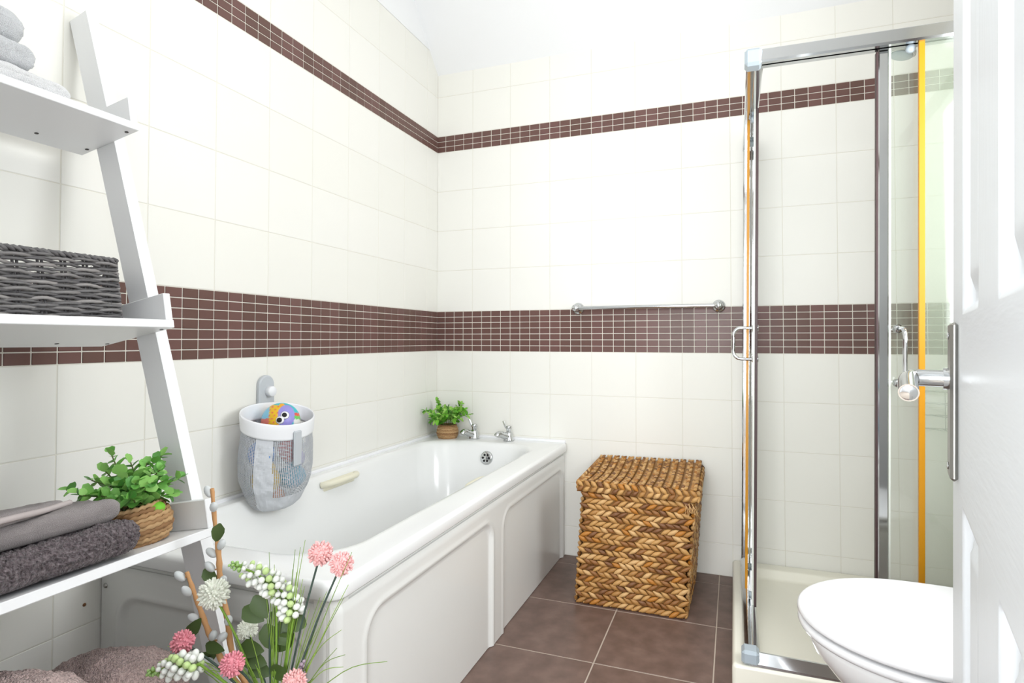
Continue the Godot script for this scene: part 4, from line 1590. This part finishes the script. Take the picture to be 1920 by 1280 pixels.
func stem_of(t: Node3D, head: Vector3, r: float, material: Material, root := Vector3.ZERO, bow := 0.02) -> Vector3:
	var foot := Vector3(VASE.x + 0.012 * sin(head.x * 90.0), 0.16, VASE.z + 0.012 * cos(head.z * 80.0)) if root == Vector3.ZERO else root
	var neck := Vector3(VASE.x + (head.x - VASE.x) * 0.12, 0.33, VASE.z + (head.z - VASE.z) * 0.12)
	var pts := curve([foot, neck, neck.lerp(head, 0.5) + Vector3(0, bow, 0), head], 6)
	var m := MB.new()
	m.tube(pts, r, 6)
	part(t, "stem", m, material)
	return (pts[-1] - pts[-3]).normalized()


func pompom(called: String, label: String, group: String, head: Vector3, r: float, material: Material, petals: int, spike: float, stem: Material) -> void:
	var t := thing(called, label, "flower", Vector3.ZERO, group)
	stem_of(t, head, 0.0019, stem)
	var m := MB.new()
	m.blob(head, Vector3.ONE * r * 0.72, 16, 10)
	for k in petals:
		var y := 1.0 - 2.0 * (k + 0.5) / petals
		var a := k * 2.39996
		var d := Vector3(cos(a) * sqrt(1 - y * y), y, sin(a) * sqrt(1 - y * y))
		d = (d + Vector3(rng.randf_range(-0.16, 0.16), rng.randf_range(-0.16, 0.16), rng.randf_range(-0.16, 0.16))).normalized()
		var l := r * rng.randf_range(0.9, 1.06)
		var bs := look_along(d)
		m.blob(head + d * l * (1.0 - spike * 0.5), Vector3(r * 0.105, l * spike * 0.5, r * 0.105), 5, 4, bs)
	part(t, "flower_head", m, material)


func berry_spike(label: String, pts: Array, foot: Vector3) -> void:
	var t := thing("berry_spike", label, "flower", Vector3.ZERO, "white berry spikes in the bouquet")
	var line := curve(pts, 6)
	var m := MB.new()
	m.tube(line, 0.0022, 6)
	part(t, "stalk", m, M.green_stem)
	stem_of(t, pts[-1], 0.0019, M.green_stem, foot, 0.01)
	var sp := MB.new()
	sp.blob(Vector3.ZERO, Vector3.ONE, 8, 6)
	var ball := sp.mesh()
	var n := 62
	for k in n:
		var u := k / float(n - 1)
		var q: int = clampi(int(u * (line.size() - 1)), 0, line.size() - 2)
		var p: Vector3 = line[q].lerp(line[q + 1], u * (line.size() - 1) - q)
		var d: Vector3 = (line[q + 1] - line[q]).normalized()
		var side := d.cross(Vector3(0.3, 0.9, 0.2)).normalized().rotated(d, k * 2.4)
		var big := lerpf(0.0026, 0.0058, smoothstep(0.05, 0.6, u))
		var out := lerpf(0.004, 0.016, smoothstep(0.0, 0.5, u)) * rng.randf_range(0.75, 1.1)
		var mt: Material = M.bud if u < 0.22 else (M.berry_green if k % 4 == 0 else M.berry)
		part(t, "berry", ball, mt, at(p + side * out - d * 0.004, look_along(side).scaled_local(Vector3(big, big * 1.2, big))))


func willow(label: String, pts: Array, catkins: Array, leaves: Array) -> void:
	var t := thing("willow_branch", label, "branch", Vector3.ZERO, "pussy willow branches in the bouquet")
	var all := pts.duplicate()
	all.append(Vector3(VASE.x - 0.03, 0.33, VASE.z))
	all.append(Vector3(VASE.x, 0.16, VASE.z))
	var line := curve(all, 6)
	var rad := []
	for k in line.size():
		rad.append(0.0032 + 0.0016 * minf(1.0, k / 14.0) + 0.0006 * sin(k * 1.9))
	var m := MB.new()
	m.tube(line, rad, 8)
	part(t, "branch", m, M.bark)
	for c in catkins:
		var best: Vector3 = line[0]
		for p in line:
			if (p - c).length() < (best - c).length():
				best = p
		var d: Vector3 = (c - best + Vector3(0, 0.014, 0)).normalized()
		m = MB.new()
		m.blob(c, Vector3(0.0068, 0.0115, 0.0068), 12, 8, look_along(d))
		part(t, "catkin", m, M.catkin)
		m = MB.new()
		m.tube([best, c - d * 0.009], 0.0013, 5)
		part(t, "spur", m, M.bark)
	for l in leaves:
		part(t, "leaf", leaf_mesh("willow leaf", 0.036, 0.011, 0.3, 0.8), M.leaf_dark, at(l[0], look_along(l[1], Vector3(-0.6, -0.1, -0.7))))


func bouquet() -> void:
	var v := thing("vase", "pale round vase of artificial flowers on the floor between ladder shelf and bath", "vase", VASE)
	var m := MB.new()
	m.lathe([[0.0, 0.001], [0.042, 0.001], [0.05, 0.006], [0.052, 0.10], [0.046, 0.2], [0.036, 0.27], [0.034, 0.30], [0.037, 0.312], [0.034, 0.313], [0.031, 0.30], [0.033, 0.26], [0.043, 0.18], [0.046, 0.02], [0.0, 0.012]], 32)
	part(v, "body", m, M.vase)
	var pg := "pink pompom flowers in the bouquet"
	pompom("pompom_flower", "pink pompom flower on a long stem over the bath panel, the taller of a pair", pg, Vector3(0.740, 0.621, 1.735), 0.0215, M.pink, 150, 0.35, M.dark_stem)
	pompom("pompom_flower", "pink pompom flower on a long stem over the bath panel, the lower of a pair", pg, Vector3(0.787, 0.611, 1.740), 0.0205, M.pink, 150, 0.35, M.dark_stem)
	pompom("pompom_flower", "pink pompom flower drooping in front of the pink towels", pg, Vector3(0.555, 0.491, 1.842), 0.0195, M.rose, 150, 0.4, M.dark_stem)
	pompom("pompom_flower", "deep pink pompom flower below the large white one", pg, Vector3(0.656, 0.472, 1.837), 0.0195, M.rose, 150, 0.35, M.dark_stem)
	pompom("pompom_flower", "pink pompom flower lowest in the bouquet, under the grass stems", pg, Vector3(0.726, 0.426, 1.779), 0.0200, M.pink, 150, 0.35, M.dark_stem)
	pompom("allium_flower", "large white allium flower in front of the ladder rail", "white allium flowers in the bouquet", Vector3(0.568, 0.552, 1.796), 0.0265, M.ivory, 210, 0.5, M.green_stem)
	pompom("allium_flower", "small white allium flower low in the bouquet", "white allium flowers in the bouquet", Vector3(0.598, 0.476, 1.752), 0.0185, M.ivory, 170, 0.45, M.dark_stem)
	berry_spike("white berry flower spike arching left over the bath rim", [Vector3(0.592, 0.598, 1.778), Vector3(0.628, 0.590, 1.775), Vector3(0.655, 0.574, 1.766), Vector3(0.672, 0.556, 1.762)], Vector3.ZERO)
	berry_spike("white berry flower spike hanging down in front of the bath corner", [Vector3(0.648, 0.572, 1.756), Vector3(0.670, 0.556, 1.752), Vector3(0.686, 0.534, 1.749), Vector3(0.696, 0.509, 1.749)], Vector3.ZERO)
	berry_spike("white berry flower spike lying out over the pink towels", [Vector3(0.534, 0.459, 1.880), Vector3(0.560, 0.466, 1.871), Vector3(0.584, 0.469, 1.863), Vector3(0.608, 0.471, 1.854)], Vector3.ZERO)
	willow("tall pussy willow branch in front of the ladder rail", [Vector3(0.515, 0.716, 1.755), Vector3(0.520, 0.649, 1.752), Vector3(0.534, 0.599, 1.756), Vector3(0.536, 0.552, 1.754), Vector3(0.555, 0.499, 1.757), Vector3(0.576, 0.419, 1.758)], [Vector3(0.507, 0.710, 1.756), Vector3(0.525, 0.685, 1.760), Vector3(0.541, 0.619, 1.757), Vector3(0.521, 0.603, 1.760), Vector3(0.521, 0.579, 1.763), Vector3(0.568, 0.493, 1.765), Vector3(0.550, 0.558, 1.761)], [[Vector3(0.528, 0.622, 1.757), Vector3(0.35, 1, 0.1)], [Vector3(0.534, 0.548, 1.758), Vector3(-0.5, 0.7, 0.3)]])
	willow("short pussy willow branch leaning out towards the pink towels", [Vector3(0.498, 0.577, 1.790), Vector3(0.511, 0.537, 1.784), Vector3(0.537, 0.490, 1.784), Vector3(0.558, 0.451, 1.781), Vector3(0.584, 0.410, 1.776)], [Vector3(0.488, 0.570, 1.795), Vector3(0.503, 0.546, 1.794), Vector3(0.519, 0.501, 1.792), Vector3(0.560, 0.477, 1.789), Vector3(0.575, 0.474, 1.783), Vector3(0.552, 0.434, 1.794)], [[Vector3(0.532, 0.502, 1.789), Vector3(-0.5, -0.8, 0.3)], [Vector3(0.580, 0.452, 1.783), Vector3(-0.9, 0.25, 0.3)], [Vector3(0.565, 0.446, 1.783), Vector3(-0.8, -0.35, 0.3)]])
	var ls := thing("leafy_stem", "dark green broad leaved stem low in the bouquet", "foliage")
	var spots := [[Vector3(0.640, 0.500, 1.757), Vector3(-0.9, 0.55, 0.3)], [Vector3(0.645, 0.505, 1.755), Vector3(-0.5, 0.9, 0.2)], [Vector3(0.665, 0.505, 1.740), Vector3(0.8, -0.3, -0.2)], [Vector3(0.660, 0.498, 1.742), Vector3(0.5, -0.8, 0.1)], [Vector3(0.645, 0.452, 1.761), Vector3(-0.9, 0.15, 0.3)], [Vector3(0.650, 0.430, 1.760), Vector3(-0.8, 0.3, 0.3)], [Vector3(0.655, 0.447, 1.748), Vector3(0.6, 0.6, -0.1)], [Vector3(0.650, 0.450, 1.750), Vector3(-0.2, 1, 0.1)], [Vector3(0.655, 0.415, 1.757), Vector3(0.7, 0.3, 0.2)], [Vector3(0.655, 0.410, 1.757), Vector3(-0.7, 0.4, 0.2)]]
	m = MB.new()
	m.tube(curve([Vector3(VASE.x, 0.16, VASE.z), Vector3(0.662, 0.33, 1.757), Vector3(0.652, 0.43, 1.755), Vector3(0.650, 0.515, 1.752)], 6), 0.0022, 6)
	part(ls, "stem", m, M.dark_stem)
	for s in spots:
		part(ls, "leaf", leaf_mesh("broad leaf", 0.044, 0.0150, 0.3, 0.8), M.leaf_dark, at(s[0], look_along(s[1], Vector3(-0.6, -0.2, -0.7))))
	var tips := [Vector3(0.650, 0.619, 1.757), Vector3(0.666, 0.602, 1.762), Vector3(0.692, 0.624, 1.742), Vector3(0.716, 0.644, 1.745), Vector3(0.816, 0.638, 1.751), Vector3(0.707, 0.596, 1.747), Vector3(0.542, 0.461, 1.834), Vector3(0.540, 0.489, 1.857), Vector3(0.610, 0.463, 1.853), Vector3(0.643, 0.492, 1.789), Vector3(0.610, 0.478, 1.790), Vector3(0.722, 0.527, 1.740), Vector3(0.739, 0.546, 1.734), Vector3(0.639, 0.462, 1.800), Vector3(0.763, 0.568, 1.737), Vector3(0.645, 0.541, 1.757), Vector3(0.671, 0.550, 1.748), Vector3(0.684, 0.523, 1.743), Vector3(0.880, 0.470, 1.744), Vector3(0.786, 0.501, 1.738)]
	var names := ["bunch of thin green grass blades standing straight in the bouquet", "bunch of thin green grass blades arching out of the bouquet on both sides"]
	for b in 2:
		var gt := thing("grass_bunch", names[b], "grass", Vector3.ZERO, "grass in the bouquet")
		for k in tips.size():
			var straight: bool = k < 6 or (k >= 9 and k <= 17)
			if straight != (b == 0):
				continue
			for e in 3:
				var tip: Vector3 = tips[k] + Vector3(rng.randf_range(-0.016, 0.016), rng.randf_range(-0.07, 0.0) * e, rng.randf_range(-0.012, 0.012)) * (1.0 if e else 0.0)
				var root := Vector3(VASE.x + rng.randf_range(-0.018, 0.018), 0.18, VASE.z + rng.randf_range(-0.018, 0.018))
				var neck := Vector3(VASE.x + (tip.x - VASE.x) * 0.18 + rng.randf_range(-0.01, 0.01), 0.335, VASE.z + (tip.z - VASE.z) * 0.18)
				var mid := neck.lerp(tip, 0.55) + Vector3(0, 0.012 if b == 0 else 0.03, 0)
				var line := curve([root, neck, mid, tip], 5)
				var rad := []
				for q in line.size():
					rad.append(lerpf(0.0013, 0.0004, float(q) / line.size()))
				m = MB.new()
				m.tube(line, rad, 5, true)
				part(gt, "blade", m, M.grass if (k + e) % 2 else M.grass_b)
	var lav := thing("lavender_sprig", "small lilac sprig below the pair of pink pompom flowers", "flower")
	stem_of(lav, Vector3(0.718, 0.424, 1.752), 0.0012, M.grass_b)
	for k in 10:
		m = MB.new()
		m.blob(Vector3(0.718 + 0.003 * sin(k * 2.4), 0.421 + 0.0024 * k, 1.752 + 0.003 * cos(k * 2.4)), Vector3.ONE * 0.0032, 7, 5)
		part(lav, "floret", m, M.lilac)
